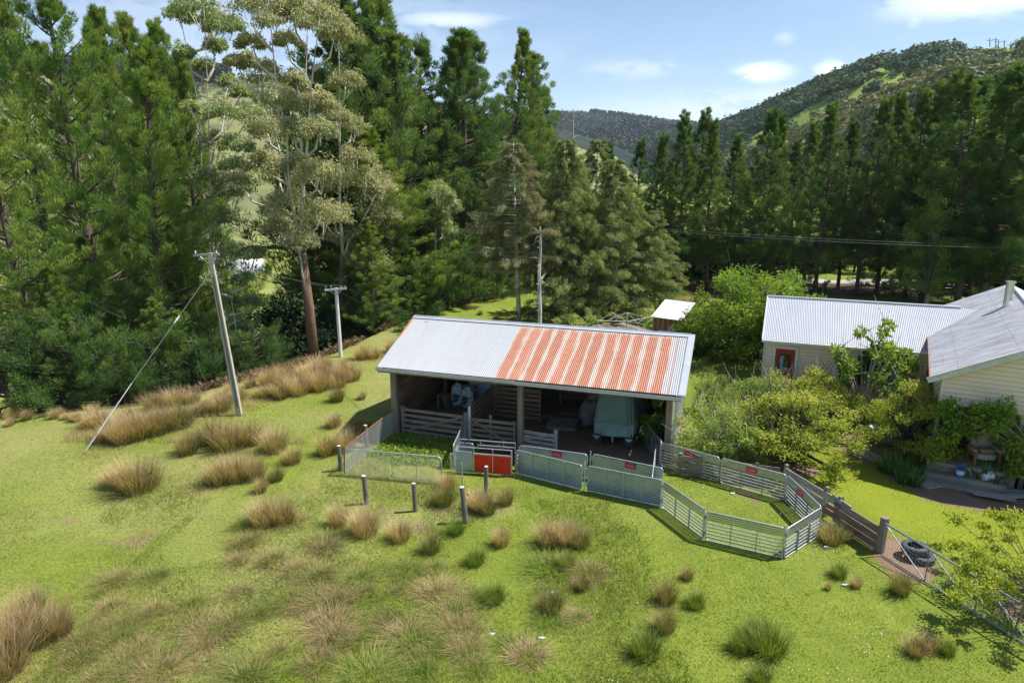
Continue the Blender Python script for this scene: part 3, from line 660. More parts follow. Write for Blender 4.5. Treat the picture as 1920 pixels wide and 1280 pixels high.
for s_ in (-1,1):
    for yy in (.25,3.4):
        m_=MB(); prof=[(.2,-.13),(.34,-.14),(.395,-.1),(.4,0),(.395,.1),(.34,.14),(.2,.13),(.0,.1)]
        lathe(m_,prof,28); m_.v=[(s_*.66+z,yy+x_,.4+y_) for x_,y_,z in m_.v]
        m_.build('wheel',rubber,veh,smooth=True)
    MB().box(s_*.66-.2,s_*.66+.2,-.22,-.2,.12,.56).build('mudflap',rubber,veh)
    m_=MB(); 
    for k in range(4): m_.box(s_*.66-.14+k*.035,s_*.66+.14-k*.035,-.226,-.223,.46-k*.035,.48-k*.035)
    m_.build('white_mark',white,veh)
MB().bar((-.55,.2,.42),(.55,.2,.42),.1).bar((0,-.15,.4),(0,.3,.4),.06).build('rear_axle',rubber,veh)
m_=MB(); m_.bar((0,-.2,.28),(0,-.2,.5),.05); blob(m_,(0,-.2,.53),(.04,.04,.04),1,jit=0); m_.build('tow_hitch',galv,veh)
m_=MB(); blob(m_,(0,0,.55),(.5,.8,.62),.6,seed=3,jit=.07); blob(m_,(.1,.2,1.15),(.32,.5,.35),.8,seed=5,jit=.08)
cm=sthing('covered_machine','low machine under a crumpled grey cloth left of the tarpaulin-covered vehicle','machine',8.35,4.3); m_.build('cloth_cover',greycloth,cm,smooth=True)
for s_ in (-1,1):
    w_=MB(); lathe(w_,[(.0,-.06),(.2,-.08),(.24,0),(.2,.08),(0,.06)],18); w_.v=[(s_*.3+z,-.75+x_,.24+y_) for x_,y_,z in w_.v]; w_.build('wheel',rubber,cm,smooth=True)
# pallet
pl=sthing('pallet','grey slatted timber pallet lying on the earth floor of the shed','pallet',6.6,2.9,.02,.12)
for k in range(9): MB().box(k*.145,k*.145+.1,0,1.35,.11,.13).build('slat',woodpale,pl)
for yy in (.02,.62,1.25): MB().box(0,1.26,yy,yy+.08,.0,.11).build('bearer',wood,pl)
for i,(xx,yy,rz,L_) in enumerate(((5.2,3.7,.5,1.6),(6.6,4.9,.2,1.8),(7.3,5.1,-.1,1.5))):
    t_=sthing('timber_sheet',('grey board sheet leaning low beside the middle shed post','stack of loose boards on the floor behind the pallet','flat board lying behind the pallet deep in the shed')[i],'board',xx,yy,.02,rz)
    for k in range(3): MB().box(.05*k,L_-.1*k,.05*k,.9-.04*k,.03*k,.03*k+.025).build('board',wood,t_)
# raised floor at left with odds and ends
fl=sthing('timber_floor','low bare timber floor in the left bay of the shed','floor',.6,1.2)
m_=MB()
for k in range(12): m_.box(0,3.1,k*.45,k*.45+.43,.12,.2)
m_.build('deck',wood,fl)
sackm,nt=nodes('printed_sack'); t=NT(nt); tc=t.n('ShaderNodeTexCoord'); nz=t.noise(tc.outputs['Object'],2.6,3,.5)
rr=t.ramp(nz,[(.36,(.03,.12,.11)),(.43,(.5,.6,.66)),(.55,(.62,.68,.74)),(.6,(.5,.45,.15)),(.66,(.04,.2,.16))]); rr.color_ramp.interpolation='CONSTANT'
b=t.n('ShaderNodeBsdfPrincipled',i_0=rr); b.inputs['Roughness'].default_value=.45; t.out(b)
for i,(xx,yy,z,s_,rx) in enumerate(((1.85,4.2,.2,(.3,.2,.5),.1),(2.45,4.0,.2,(.32,.2,.46),-.15),(2.2,4.55,.75,(.45,.3,.2),0))):
    t_=sthing('feed_sack',('white printed feed sack standing in the left bay, leaning left','green and white feed sack slumped in the left bay','printed sack lying on top behind the two standing sacks')[i],'sack',xx,yy,z,rx,'feed sacks in the left bay')
    blob(MB(),(0,0,s_[2]),s_,.55,jit=.05,seed=i+20).build('bag',sackm,t_,smooth=True)
    if s_[2]>.3: blob(MB(),(0,0,s_[2]*2+.02),(s_[0]*.5,.05,.09),.8,jit=.12,seed=i+30).build('gathered_neck',sackm,t_,smooth=True)
t_=sthing('bale_stack','pile under a pale blue-white sheet at the back of the left bay','pile',3.0,5.4,.2)
blob(MB(),(0,0,.75),(.95,.6,.8),.5,jit=.04,seed=8).build('pale_sheet',mat('pale_sheet',(.42,.48,.56),(.3,.36,.44),2,.6,bump=.3),t_,smooth=True)
t_=sthing('wooden_crate','small rough wooden crate with an open front by the left shed wall','crate',1.05,3.6,.2)
m_=MB(); m_.box(0,.1,0,.5,0,.62); m_.box(.4,.5,0,.5,0,.62); m_.box(0,.5,0,.5,.58,.64); m_.box(0,.5,.44,.5,0,.6); m_.build('crate_body',wood,t_)
for i,(xx,dx,lab) in enumerate(((.95,.25,'long-handled fork standing against the left shed wall'),(1.55,.5,'straight broom with worn head leaning in the left bay'),(1.15,.1,'thin pole leaning beside the crate in the left bay'))):
    t_=sthing('hand_tool',lab,'tool',xx,4.4-i*.25,.2)
    MB().tube([(dx,0,0),(0,.5,1.75)],.018,6).build('handle',woodpale,t_); MB().bar((dx-.15,0,.03),(dx+.15,0,.03),.08,.12).build('head',wooddark,t_)
t_=sthing('salt_block','white block sitting on the floor behind the large timber gate','block',1.15,1.6,.2); MB().box(0,.28,0,.2,0,.22).build('block',white,t_)
t_=sthing('plank_heap','bleached loose planks lying behind the large timber gate','planks',.8,1.1,.2)
for k in range(4): MB().bar((.1*k,.15*k,.03+.04*k),(2.2-.1*k,.12+.1*k,.04+.03*k),.14,.03).build('plank',woodpale,t_)
t_=sthing('undergrowth_bush','dark green self-sown bush inside the right end of the shed','bush',11.3,2.6)
SHED_BUSH=t_
# ================================================================== metal yards
signtxt=bpy.data.curves.new('sign_text','FONT'); signtxt.body='Prattley'; signtxt.size=.085; signtxt.extrude=.0; signtxt.align_x='CENTER'; signtxt.align_y='CENTER'
_to=bpy.data.objects.new('tmp',signtxt); COL.objects.link(_to); _dg=bpy.context.evaluated_depsgraph_get(); TXT=bpy.data.meshes.new_from_object(_to.evaluated_get(_dg)); bpy.data.objects.remove(_to)
TXT.materials.clear(); TXT.materials.append(white)
def panel(name,label,p,q,h,kind='rails',sign=None,group='galvanised yard panels',flip=1,frame=.02,r=.1,z=0.03,ups=2):
    p=Vector(p[:2]);q=Vector(q[:2]);d=q-p;L=d.length; a=math.atan2(d.y,d.x)
    t_=empty(name,(p.x,p.y,z),a,label,'yard panel',group)
    MB().tube(rrect(L,h,r),frame,8,cap=False).build('frame',galv,t_,smooth=True)
    if kind=='rails':
        k0=.30*h; nr=5
        s_=MB(); N=24; zt=h-.03
        for k in range(4):
            s_.box(.03,L-.03,-.004,.004,h-k0+k*k0/4+.004,h-k0+(k+1)*k0/4-.012)
        s_.build('sheet',sheetm,t_)
        for k in range(nr):
            zz=h*.12+(h-k0-h*.12)*k/(nr-.15)
            MB().bar((.01,0,zz),(L-.01,0,zz),.022,.042).build('rail',galv,t_)
        for k in range(ups): 
            xx=L*(k+1)/(ups+1); MB().bar((xx,-.02*flip,.02),(xx,-.02*flip,h-k0),.04,.02,up=(1,0,0)).build('upright',galvdull,t_)
    else:
        s_=MB(); N=11
        for k in range(N):
            z0=.03+(h-.06)*k/N; z1=.03+(h-.06)*(k+1)/N
            s_.quad([(.02,-.012,z0),(L-.02,-.012,z0),(L-.02,.0,z0+.02),(.02,.0,z0+.02)]); s_.quad([(.02,0,z0+.02),(L-.02,0,z0+.02),(L-.02,-.012,z1),(.02,-.012,z1)])
        s_.quad([(.02,.006,.03),(.02,.006,h-.03),(L-.02,.006,h-.03),(L-.02,.006,.03)])
        s_.build('sheet',sheetm,t_)
        for k in range(ups): 
            xx=L*(k+1)/(ups+1); MB().bar((xx,-.025,.02),(xx,-.025,h-.02),.045,.02,up=(1,0,0)).build('upright',galv,t_)
    for k in (.25,.8):
        MB().tube([(-.03,0,h*k-.05),(-.03,0,h*k+.05)],.03,6).build('hinge_lug',galvdull,t_)
    if sign is not None:
        sg=MB().box(L*sign-.2,L*sign+.2,-.03,-.024,h-.24*h-.02,h-.07*h).build('sign',mat('sign_red',(.7,.03,.05),(.6,.03,.04),2,.4) if 'sign_red' not in MATS else MATS['sign_red'],t_)
        w_=link('lettering',TXT,None,sg); w_.location=(L*sign,-.033,h-.155*h-.01); w_.rotation_euler=(PI/2,0,0)
    return t_
PB=[G(1239,874),G(1349,905),G(1472,940),None,G(1470,1048),G(1322,1013),G(1241,952)]
PB[3]=G(1541,951,.97)
def lerp(a,b,f): return (a[0]+(b[0]-a[0])*f,a[1]+(b[1]-a[1])*f)
H_=.95
panel('yard_panel','railed metal panel with red sign at the back left of the round sheep pen',PB[0],lerp(PB[0],PB[1],.97),H_,sign=.5)
panel('yard_panel','railed panel with red sign at the back of the round pen by the fence corner',lerp(PB[1],PB[2],.01),lerp(PB[1],PB[2],.98),H_,sign=.48)
panel('yard_panel','railed panel with red sign alongside the plank fence at the right of the round pen',PB[2],lerp(PB[2],PB[3],.98),H_,sign=.42)
panel('yard_panel','railed metal panel facing right-front, closing the right point of the round pen',PB[4],lerp(PB[4],PB[3],.99),H_)
panel('yard_panel','railed metal panel nearest the camera at the front of the round pen',PB[5],lerp(PB[5],PB[4],.975),H_)
panel('yard_panel','railed metal panel at the left front of the round pen, running back to the race',lerp(PB[6],PB[5],.01),lerp(PB[6],PB[5],.97),H_)
panel('yard_panel','long railed panel running back from the round pen into the right end of the shed',SP(10.35,4.0),lerp(PB[0],SP(10.35,4.0),.01),H_,ups=5)
panel('yard_panel','narrow railed metal hurdle seen end-on between the race and the round pen',(4.75,21.75),(5.35,24.2),H_,ups=1)
panel('yard_panel','narrow railed metal hurdle seen end-on between the timber gates and the drafting gate',SP(3.75,.5),(G(850,884)[0],G(850,884)[1]+.25),H_,ups=1)
g2='sheeted panels of the sheep race'
n1a,n1b,n2a,n2b=G(968,888),G(1090,919),G(1101,921),G(1239,950)
panel('race_panel','sheeted metal race panel with three uprights, right of the red drafting gate, near side',n1a,n1b,.93,'sheet',group=g2,ups=3)
panel('race_panel','sheeted metal race panel, near side, joining the round pen',n2a,n2b,.95,'sheet',group=g2,ups=3)
r1a,r1b=G(974,836,.95),G(1101,853,.95); r2a,r2b=G(1112,852,.95),G(1243,879,.95)
panel('race_panel','sheeted metal race panel with red sign, far side, behind the first near panel',r1a,r1b,.95,'sheet',sign=.56,group=g2,ups=0)
panel('race_panel','sheeted metal race panel with red sign, far side, nearest the round pen',r2a,r2b,.95,'sheet',sign=.55,group=g2,ups=0)
for i,(pp,lab) in enumerate((((n1b[0]+.1,n1b[1]-.03),'thin galvanised pin post between the two near race panels'),((r1b[0]+.12,r1b[1]-.02),'thin galvanised pin post between the two far race panels'))):
    m_=MB(); m_.tube([(*pp,0),(*pp,1.12)],.022,8)
    for z in (.2,.5,.8): m_.bar((pp[0]-.08,pp[1],z),(pp[0]+.08,pp[1],z),.015,.03)
    single('pin_post',m_,galv,(*pp,0),lab,'post')
# corner posts of the pen
for i,(pp,lab) in enumerate(((PB[0],'galvanised hinge post at the back left corner of the round pen'),(PB[6],'galvanised hinge post where the race meets the round pen'),(PB[4],'galvanised hinge post at the near right corner of the round pen'),((PB[5][0]-.02,PB[5][1]+.02),'galvanised hinge post at the near left corner of the round pen'))):
    m_=MB(); m_.tube([(pp[0]-.05,pp[1]+.03,0),(pp[0]-.05,pp[1]+.03,1.08)],.025,8); single('hinge_post',m_,galv,(*pp,0),lab,'post')
# drafting module
A0=G(853,884);A1=G(888,881);A2=G(960,893); DA=math.atan2(A2[1]-A0[1],A2[0]-A0[0]); DL=math.hypot(A2[0]-A0[0],A2[1]-A0[1])
dg=empty('drafting_gate',(*A0,.03),DA,'galvanised drafting gate unit with a bright red panel and a grey-blue end gate','drafting gate')
MB().tube([(0,0,0),(0,0,.9),(.08,0,1.0),(DL,0,1.0),(DL,0,0)],.018,8).build('near_frame',galv,dg)
MB().tube([(0,0,.03),(DL,0,.03)],.015,8).build('bottom_rail',galv,dg)
x1_=DL*.34
MB().box(x1_+.02,DL-.04,-.012,.0,.04,.74).build('red_sheet',redp,dg)
MB().bar((x1_,-.01,.77),(DL,-.01,.77),.03,.05).build('sheet_capping',zinc,dg)
for xx in (x1_,(x1_+DL)/2,DL-.02): MB().bar((xx,-.02,.02),(xx,-.02,1.0),.03,.03,up=(1,0,0)).build('upright',galv,dg)
eg=MB().tube([(a+.06,-.06,c_*1) for a,b_,c_ in rrect(x1_-.12,.84,.07)],.015,8,cap=False).build('end_gate_frame',galv,dg)
m_=MB()
for k in range(3): m_.box(.08,x1_-.08,-.064,-.056,.03+k*.265,.03+k*.265+.25)
m_.build('end_gate_sheet',mat('pale_blue_sheet',(.42,.52,.55),(.33,.42,.45),3,.4,metal=.4),eg)
MB().tube([(0,.62,0),(0,.62,.95),(.08,.62,1.05),(DL,.62,1.05),(DL,.62,0)],.018,8).build('far_frame',galv,dg)
MB().box(x1_+.1,DL-.02,.615,.627,.1,.84).build('dark_sheet',navy,dg)
MB().bar((x1_,.61,.86),(DL,.61,.86),.03,.04).build('far_capping',zinc,dg)
for xx in (x1_+.1,DL-.45): MB().bar((xx,.62,.8),(xx,.62,1.05),.025).build('stay',galv,dg)
MB().tube([(a+.0,.5,c_) for a,b_,c_ in rrect(x1_*.8,.95,.08)],.015,8,cap=False).build('second_end_frame',galv,dg)
MB().box(.05,x1_*.75,.495,.505,.06,.9).build('second_end_sheet',galvdull,dg)
m_=MB(); m_.tube([(-.14,.0,.05),(-.14,0,.72)],.03,8); m_.bar((-.2,0,.1),(0,0,.1),.02,.04); m_.bar((-.2,0,.66),(0,0,.66),.02,.04); m_.build('hinge_tube',galv,dg)
m_=MB(); m_.tube([(DL+.0,-.05,.2),(DL+.06,-.05,.05),(DL+.2,-.05,.03),(DL+.22,-.05,.25)],.014,6); 
for k in range(6): m_.bar((DL+.2,-.02,.15+k*.13),(DL+.2,.5,.15+k*.13),.02,.03)
m_.build('slide_bars',galv,dg)
MB().tube([(x1_*.55,.55,.78),(x1_*.55,.55,1.22)],.02,6).build('black_handle',rubber,dg)
# ================================================================== chain-link gates
def chain(name,label,p,q,h,tl=0,ups=3,topm=galv,r=.14,step=.085,cat='gate',diag=False,arch=True):
    p=Vector(p);q=Vector(q);d=q-p;L=d.length;a=math.atan2(d.y,d.x); t_=empty(name,(p.x,p.y,.05),a,label,cat)
    t_.rotation_euler=(tl,0,a)
    if arch: MB().tube([(0,0,0),(0,0,h-r),(r*.3,0,h-r*.3),(r,0,h),(L-r,0,h),(L-r*.3,0,h-r*.3),(L,0,h-r),(L,0,0)],.02,8).build('frame',topm,t_,smooth=True)
    else: MB().tube([(0,0,0),(0,0,h)],.02,8).tube([(L,0,0),(L,0,h)],.02,8).tube([(0,0,h),(L,0,h)],.022,8).build('frame',topm,t_)
    MB().tube([(0,0,.02),(L,0,.02)],.012,6).build('bottom_rail',galv,t_)
    for k in range(ups):
        xx=L*(k+1)/(ups+1); MB().tube([(xx,0,.02),(xx,0,h)],.014,6).build('upright',galv,t_)
    m_=MB(); n=int((L+h)/step)
    for s_ in (0,1):
        for k in range(n):
            c0=k*step-h*(1) ; x0=c0;x1=c0+h; z0,z1=.02,h
            if x0<0: z0=z0-x0; x0=0
            if x1>L: z1=z1-(x1-L); x1=L
            if z1-z0<.03: continue
            if s_: P0,P1=(L-x0,.004,z0),(L-x1,.004,z1)
            else: P0,P1=(x0,-.004,z0),(x1,-.004,z1)
            m_.tube([P0,P1],.0035,3,cap=False)
    m_.build('mesh',wire,t_); return t_
c0_=G(646,890); c1_=G(828,907); c2_=SP(.42,.35)
chain('chain_link_gate','low chain-link gate with rounded frame standing in the grass left of the drafting gate',c0_,c1_,.98,-.05)
chain('chain_link_gate','chain-link gate with rust-stained top rail running from the corner post to the left shed post',c0_,c2_[:2],1.05,.06,topm=rustm,arch=False,ups=2)
def rpost(label,px,py,h,r,lean=(0,0),name='fence_post',m=postm,group=None,z=0):
    p=G(px,py); t_=empty(name,(*p,z),0,label,'post',group)
    MB().tube([(0,0,-.2),(lean[0]*.5,lean[1]*.5,h*.5),(lean[0],lean[1],h)],[r*1.05,r,r*.96],12).build('shaft',m,t_,smooth=False)
    MB().tube([(lean[0],lean[1],h),(lean[0],lean[1],h+.012)],r*.9,12).build('top_face',endgrain,t_)
    return t_
gp='round fence posts in the rushes'
rpost('round fence post with pale top, leftmost of the three in front of the chain-link gate',688,944,1.02,.085,(-.06,0),group=gp)
rpost('round fence post with pale top, middle of the three in front of the chain-link gate',779,958,1.0,.075,(-.03,0),group=gp)
rpost('round leaning fence post, rightmost and nearest of the three in the rushes',874,980,1.22,.085,(-.12,.05),group=gp)
rpost('round fence post in front of the red drafting gate',911,925,1.02,.075,(.02,0),group=gp)
rpost('grey post holding the near corner of the chain-link gates',639,882,1.0,.08,(-.02,0),group=gp)
rpost('grey post behind the rusty chain-link gate',689,838,.95,.08,(-.04,0),group=gp)
rpost('thin stick standing in the rushes below the grey-blue end gate',868,925,1.15,.02,(-.03,0),name='stick',m=woodpale)
rpost('square-headed post behind the back panels of the round pen',1353,868,.95,.08,name='fence_post',group=gp)
# ================================================================== plank fence and wire gate on the right
F0=Vector(G(1468,920)); F1=Vector(G(1645,1034)); fd=(F1-F0); FL_=fd.length; fa=math.atan2(fd.y,fd.x)
fn=empty('plank_fence',(F0.x,F0.y,0),fa,'weathered horizontal plank fence with flaking red paint beside the round pen','fence')
for a_,b_,z,dz,mm,hh_ in ((0,2.75,.78,0,woodpale,.26),(0,2.1,.53,-.02,woodpale,.22),(1.9,2.75,.47,.02,woodred,.16),(0,1.9,.28,.0,woodred,.2),(1.0,2.75,.24,.03,woodred,.2),(0,1.5,.07,.0,woodred,.16),(2.45,FL_,.72,-.02,woodred,.24),(2.45,FL_,.46,-.03,woodred,.24),(2.45,FL_,.2,-.02,woodred,.22),(2.6,FL_-.1,-.02,-.02,wood,.16),(2.3,3.1,.86,-.06,woodpale,.2)):
    b_=min(b_,FL_); MB().bar((a_,-.03 if hh_>.21 else .0,z),(b_,-.03 if hh_>.21 else .0,z+dz),.03,hh_).build('plank',mm,fn)
for xx,hh_ in ((.0,1.0),(2.0,1.05),(2.6,1.0)): MB().bar((xx,.06,-.1),(xx,.06,hh_),.12).build('post',wood,fn)
single('gate_post',MB().tube([(F1.x+.05,F1.y,-.2),(F1.x+.1,F1.y,1.12)],[.13,.12],12),wood,(F1.x,F1.y,0),'thick split post between the plank fence and the long wire gate','post')
q0=Vector(G(1350,905))+Vector((.1,.2)); q1=F0+Vector((-.1,.2)); d_=(q1-q0)
f2=empty('plank_fence',(q0.x,q0.y,0),math.atan2(d_.y,d_.x),'low dark plank fence seen through the back panels of the round pen','fence')
for z in (.15,.42,.68): MB().bar((-1.6,0,z),(d_.length,0,z+.02),.03,.2).build('plank',woodred if z<.3 else wood,f2)
for xx in (-1.5,1.2): MB().bar((xx,.05,-.1),(xx,.05,.85),.11).build('post',wood,f2)
GA=Vector(G(1652,1042)); GB=Vector(G(1925,1212)); gd=(GB-GA); GL=gd.length+1.6; ga=math.atan2(gd.y,gd.x)
wg=empty('wire_farm_gate',(GA.x,GA.y,.05),ga,'long tubular steel gate with wire netting and zigzag braces beside the old tyres','gate'); wg.rotation_euler=(-.0,0,ga)
gh=1.0
MB().tube([(0,0,gh),(GL,0,gh-.12)],.028,8).build('top_rail',galvdull,wg); MB().tube([(0,0,0),(GL,0,0)],.024,8).build('bottom_rail',galvdull,wg); MB().tube([(0,0,0),(0,0,gh)],.022,8).build('end_rail',galvdull,wg)
nb_=4
for k in range(nb_):
    a_=GL*k/nb_; b_=GL*(k+1)/nb_; MB().tube([(a_,0,gh-.02),(b_,0,.02)],.016,6).build('diagonal_brace',galvdull,wg); MB().tube([(b_,0,.0),(b_,0,gh-.05)],.016,6).build('upright',galvdull,wg)
m_=MB()
for k in range(int(GL/.1)): 
    a_=k*.1; m_.tube([(a_,.01,0),(a_,.01,gh-.05)],.003,3,cap=False)
for k in range(7): m_.tube([(0,.01,.07+k*.13),(GL,.01,.06+k*.125)],.003,3,cap=False)
m_.build('wire_netting',wire,wg)
def tyre(label,c,r,w_,rz,tl,m=tyregrey):
    t_=empty('old_tyre',c,rz,label,'tyre','old tyres by the wire gate'); t_.rotation_euler=(tl,0,rz)
    m_=MB(); ri=r*.56
    prof=[(ri,-w_*.38),(ri+.03,-w_*.5),(r*.86,-w_*.52),(r*.97,-w_*.42),(r,-w_*.2),(r,w_*.2),(r*.97,w_*.42),(r*.86,w_*.52),(ri+.03,w_*.5),(ri,w_*.38),(ri+.05,w_*.3),(r*.9,w_*.3),(r*.9,-w_*.3),(ri+.05,-w_*.3),(ri,-w_*.38)]
    lathe(m_,prof,36); m_.build('carcass',m,t_,smooth=True)
    m_=MB()
    for k in range(36):
        a=2*PI*k/36; ca,sa_=math.cos(a),math.sin(a); s_=1 if k%2 else -1
        m_.bar((ca*r*.985,sa_*r*.985,s_*w_*.05),(ca*r*.985,sa_*r*.985,s_*w_*.4),.05,.035,up=(ca,sa_,0))
    m_.build('tread',m,t_)
tx,ty=G(1726,1050); tyre('grey tyre lying flat underneath another behind the wire gate',(tx,ty,.11),.35,.2,.3,.05)
tx,ty=G(1713,1044); tyre('grey worn tyre lying on top of another behind the wire gate',(tx,ty,.3),.36,.2,1.1,-.06)
# ================================================================== utility poles and wires
pb=G(449,780); pt=YP(393,474,pb[1]); gnd=hs(*pb)
tp_=empty('utility_pole',(pb[0],pb[1],gnd),0,'tall leaning concrete power pole with a timber crossarm, standing in brown rushes','power pole')
dx,dz=pt[0]-pb[0],pt[2]-gnd
m_=MB(); n=8
for i in range(n):
    f0,f1=i/n,(i+1)/n; w0=.19-.06*f0
    m_.bar((dx*f0,0,dz*f0-.0),(dx*f1,0,dz*f1),w0*1.35,w0,up=(0,1,0))
sh=m_.build('shaft',polem,tp_)
MB().bar((dx*.0+.0,-.115,.4),(dx*.86,-.095,dz*.86),.012,.09,up=(1,0,0)).build('recess_shade_strip',mat('recess_painted_shade',(.2,.19,.17),(.15,.14,.12),3,.9),sh)  # dark strip on the face paints the shade of the pole's groove
MB().bar((dx-.72,0,dz-.12),(dx+.38,.05,dz-.06),.1,.1).build('crossarm',woodpale,tp_)
MB().bar((dx-.55,.12,dz-.3),(dx+.1,.16,dz-.28),.08,.08).build('lower_crossarm',woodpale,tp_)
MB().tube([(dx+.3,-.03,dz-.1),(dx*.93+.1,-.1,dz*.93)],.012,5).tube([(dx-.5,.1,dz-.15),(dx*.95,.1,dz*.92)],.012,5).build('crossarm_brace',wire,tp_)
for k in (-.62,.3): 
    lathe(MB(),[(.0,0),(.03,.0),(.035,.05),(.02,.06),(.035,.1),(0,.13)],8,(dx+k,0,dz-.03)).build('insulator',white,tp_,smooth=True)
gy=G(157,849); ga_=YP(393,512,pb[1]); gz=hs(*gy)
g_=empty('guy_wire',(gy[0],gy[1],gz),0,'straight stay wire with white lower sleeve running from the tall pole down to the grass','stay wire')
e_=Vector((ga_[0]-gy[0],ga_[1]-gy[1],ga_[2]-gz))
MB().tube([(0,0,0),e_],.008,6).build('cable',wire,g_); MB().tube([(0,0,-.1),e_*.36],.018,8).build('white_sleeve',white,g_)
MB().tube([e_*.70,e_*.72,e_*.745],[.02,.04,.02],8).build('insulator',white,g_)
wb=G(639,667); wt=YP(630,540,wb[1]); wz=hs(*wb)
wp=empty('utility_pole',(wb[0],wb[1],wz),0,'slim white power pole with a single white crossarm, up the slope behind the shed','power pole')
wx,wh=wt[0]-wb[0],wt[2]-wz
MB().tube([(0,0,-.2),(wx*.9,0,wh*.9),(wx,0,wh)],[.13,.1,.09],10).build('shaft',white,wp)
MB().bar((wx-.68,-.1,wh-.12),(wx+.62,-.02,wh-.02),.1,.11).build('crossarm',white,wp)
MB().tube([(wx-.35,-.1,wh-.14),(wx,-.1,wh-.45)],.02,5).tube([(wx+.35,-.1,wh-.1),(wx,-.1,wh-.45)],.02,5).build('crossarm_brace',wire,wp)
for k in (-.6,-.3,.3,.55): lathe(MB(),[(.0,0),(.035,.0),(.04,.05),(.02,.07),(.04,.1),(0,.13)],8,(wx+k,-.05,wh+.02)).build('insulator',mat('glass_insulator',(.3,.5,.45),None,3,.2) if 'glass_insulator' not in MATS else MATS['glass_insulator'],wp,smooth=True)
def span(label,a,b,sag,r=.014,m=darkwire,extra=None):
    pts=[]; 
    for i in range(21):
        f=i/20; pts.append((a[0]+(b[0]-a[0])*f,a[1]+(b[1]-a[1])*f,a[2]+(b[2]-a[2])*f-sag*4*f*(1-f)))
    single('power_line',MB().tube(pts,r,4),m,a,label,'wire','overhead power lines')
P0=Vector((pb[0]+dx,pb[1],gnd+dz)); P1=Vector((wb[0]+wx,wb[1],wz+wh)); R0=Vector(SP(.3,HW,RZ+.1)); R1=Vector(SP(1.0,HW-.6,RZ-.1))
span('upper power line from the tall pole to the white pole',P0+Vector((.3,0,.1)),P1+Vector((-.55,0,.1)),.25,.009)
span('lower power line from the tall pole to the white pole',P0+Vector((-.6,0,.1)),P1+Vector((.5,0,.1)),.3,.009)
span('upper power line from the white pole to the shed ridge',P1+Vector((.55,0,.1)),R0,.2,.009)
span('lower power line from the white pole to the shed roof',P1+Vector((-.3,0,.1)),R1,.3,.009)
span('upper power line crossing in front of the middle pines',YP(480,470,58),YP(1010,500,58),.3,.011)
span('lower power line crossing in front of the middle pines',YP(480,482,57),YP(1010,510,57),.3,.011)
span('upper power line crossing in front of the right row of pines',YP(1180,424,57),YP(2050,463,50),.3,.009)
span('lower power line crossing in front of the right row of pines',YP(1180,428,56),YP(2050,468,49),.3,.009)
# ================================================================== house
HT=math.radians(-29.75); HA=(15.138,24.131); hu=(math.cos(HT),math.sin(HT)); hn=(-hu[1],hu[0])
def HP(x,y,z=0): return (HA[0]+hu[0]*x+hn[0]*y,HA[1]+hu[1]*x+hn[1]*y,z)
hs_=empty('house',(*HA,0),HT,'cream weatherboard cottage with rusting grey iron gable roof, a porch and climbing greenery','house')
hz_e,hz_r,hw_,hl=3.75,5.49,3.47,14.7
def hroof(x0,z0,x1,z1,y0,y1,name,m,parent,pitch=.0762):
    mb=MB(); L=math.hypot(x1-x0,z1-z0); n=int((y1-y0)/pitch*6); nx_=-(z1-z0)/L; nz_=(x1-x0)/L
    for i in range(n+1):
        yy=y0+(y1-y0)*i/n; h=.0085*math.sin(2*PI*yy/pitch)
        mb.v+=[(x0+nx_*h,yy,z0+nz_*h),(x1+nx_*h,yy,z1+nz_*h)]
    for i in range(n):
        a=2*i; ya=y0+(y1-y0)*i/n; yb=y0+(y1-y0)*(i+1)/n
        mb.f.append((a,a+1,a+3,a+2)); mb.uv+=[(ya,0),(ya,L),(yb,L),(yb,0)]
    return mb.build(name,m,parent)
hr=hroof(0,hz_e,hw_,hz_r,-.05,hl,'roof',houseroof,hs_)
hroof(2*hw_,hz_e,hw_,hz_r,-.05,hl,'right_roof_slope',houseroof,hs_)
MB().tube([(hw_,-.05,hz_r+.02),(hw_,hl,hz_r+.02)],.07,8).build('ridge_cap',zinc,hr)
m_=MB(); 
m_.bar((-.02,-.06,hz_e+.03),(hw_,-.06,hz_r+.035),.03,.03); m_.bar((2*hw_+.02,-.06,hz_e+.03),(hw_,-.06,hz_r+.035),.03,.03); m_.build('rusty_edge',mat('rusty_edge_paint',(.5,.33,.25),(.6,.55,.5),9,.7),hr)
m_=MB(); m_.bar((-.06,-.03,hz_e-.1),(hw_,-.03,hz_r-.1),.035,.2); m_.bar((2*hw_+.06,-.03,hz_e-.1),(hw_,-.03,hz_r-.1),.035,.2); m_.build('barge_board',greyboard,hs_)
m_=MB(); m_.bar((.0,.0,hz_e-.02),(.0,hl,hz_e-.02),.03,.08); 
for k in range(40): m_.bar((-.015,.1+k*.36,hz_e-.04),(-.015,.1+k*.36+.12,hz_e-.04),.02,.06)
m_.build('eave_edge',rustm,hs_)
MB().bar((.2,0.05,hz_e-.06),(.2,hl,hz_e-.06),.4,.02).build('soffit',greyboard,hs_)
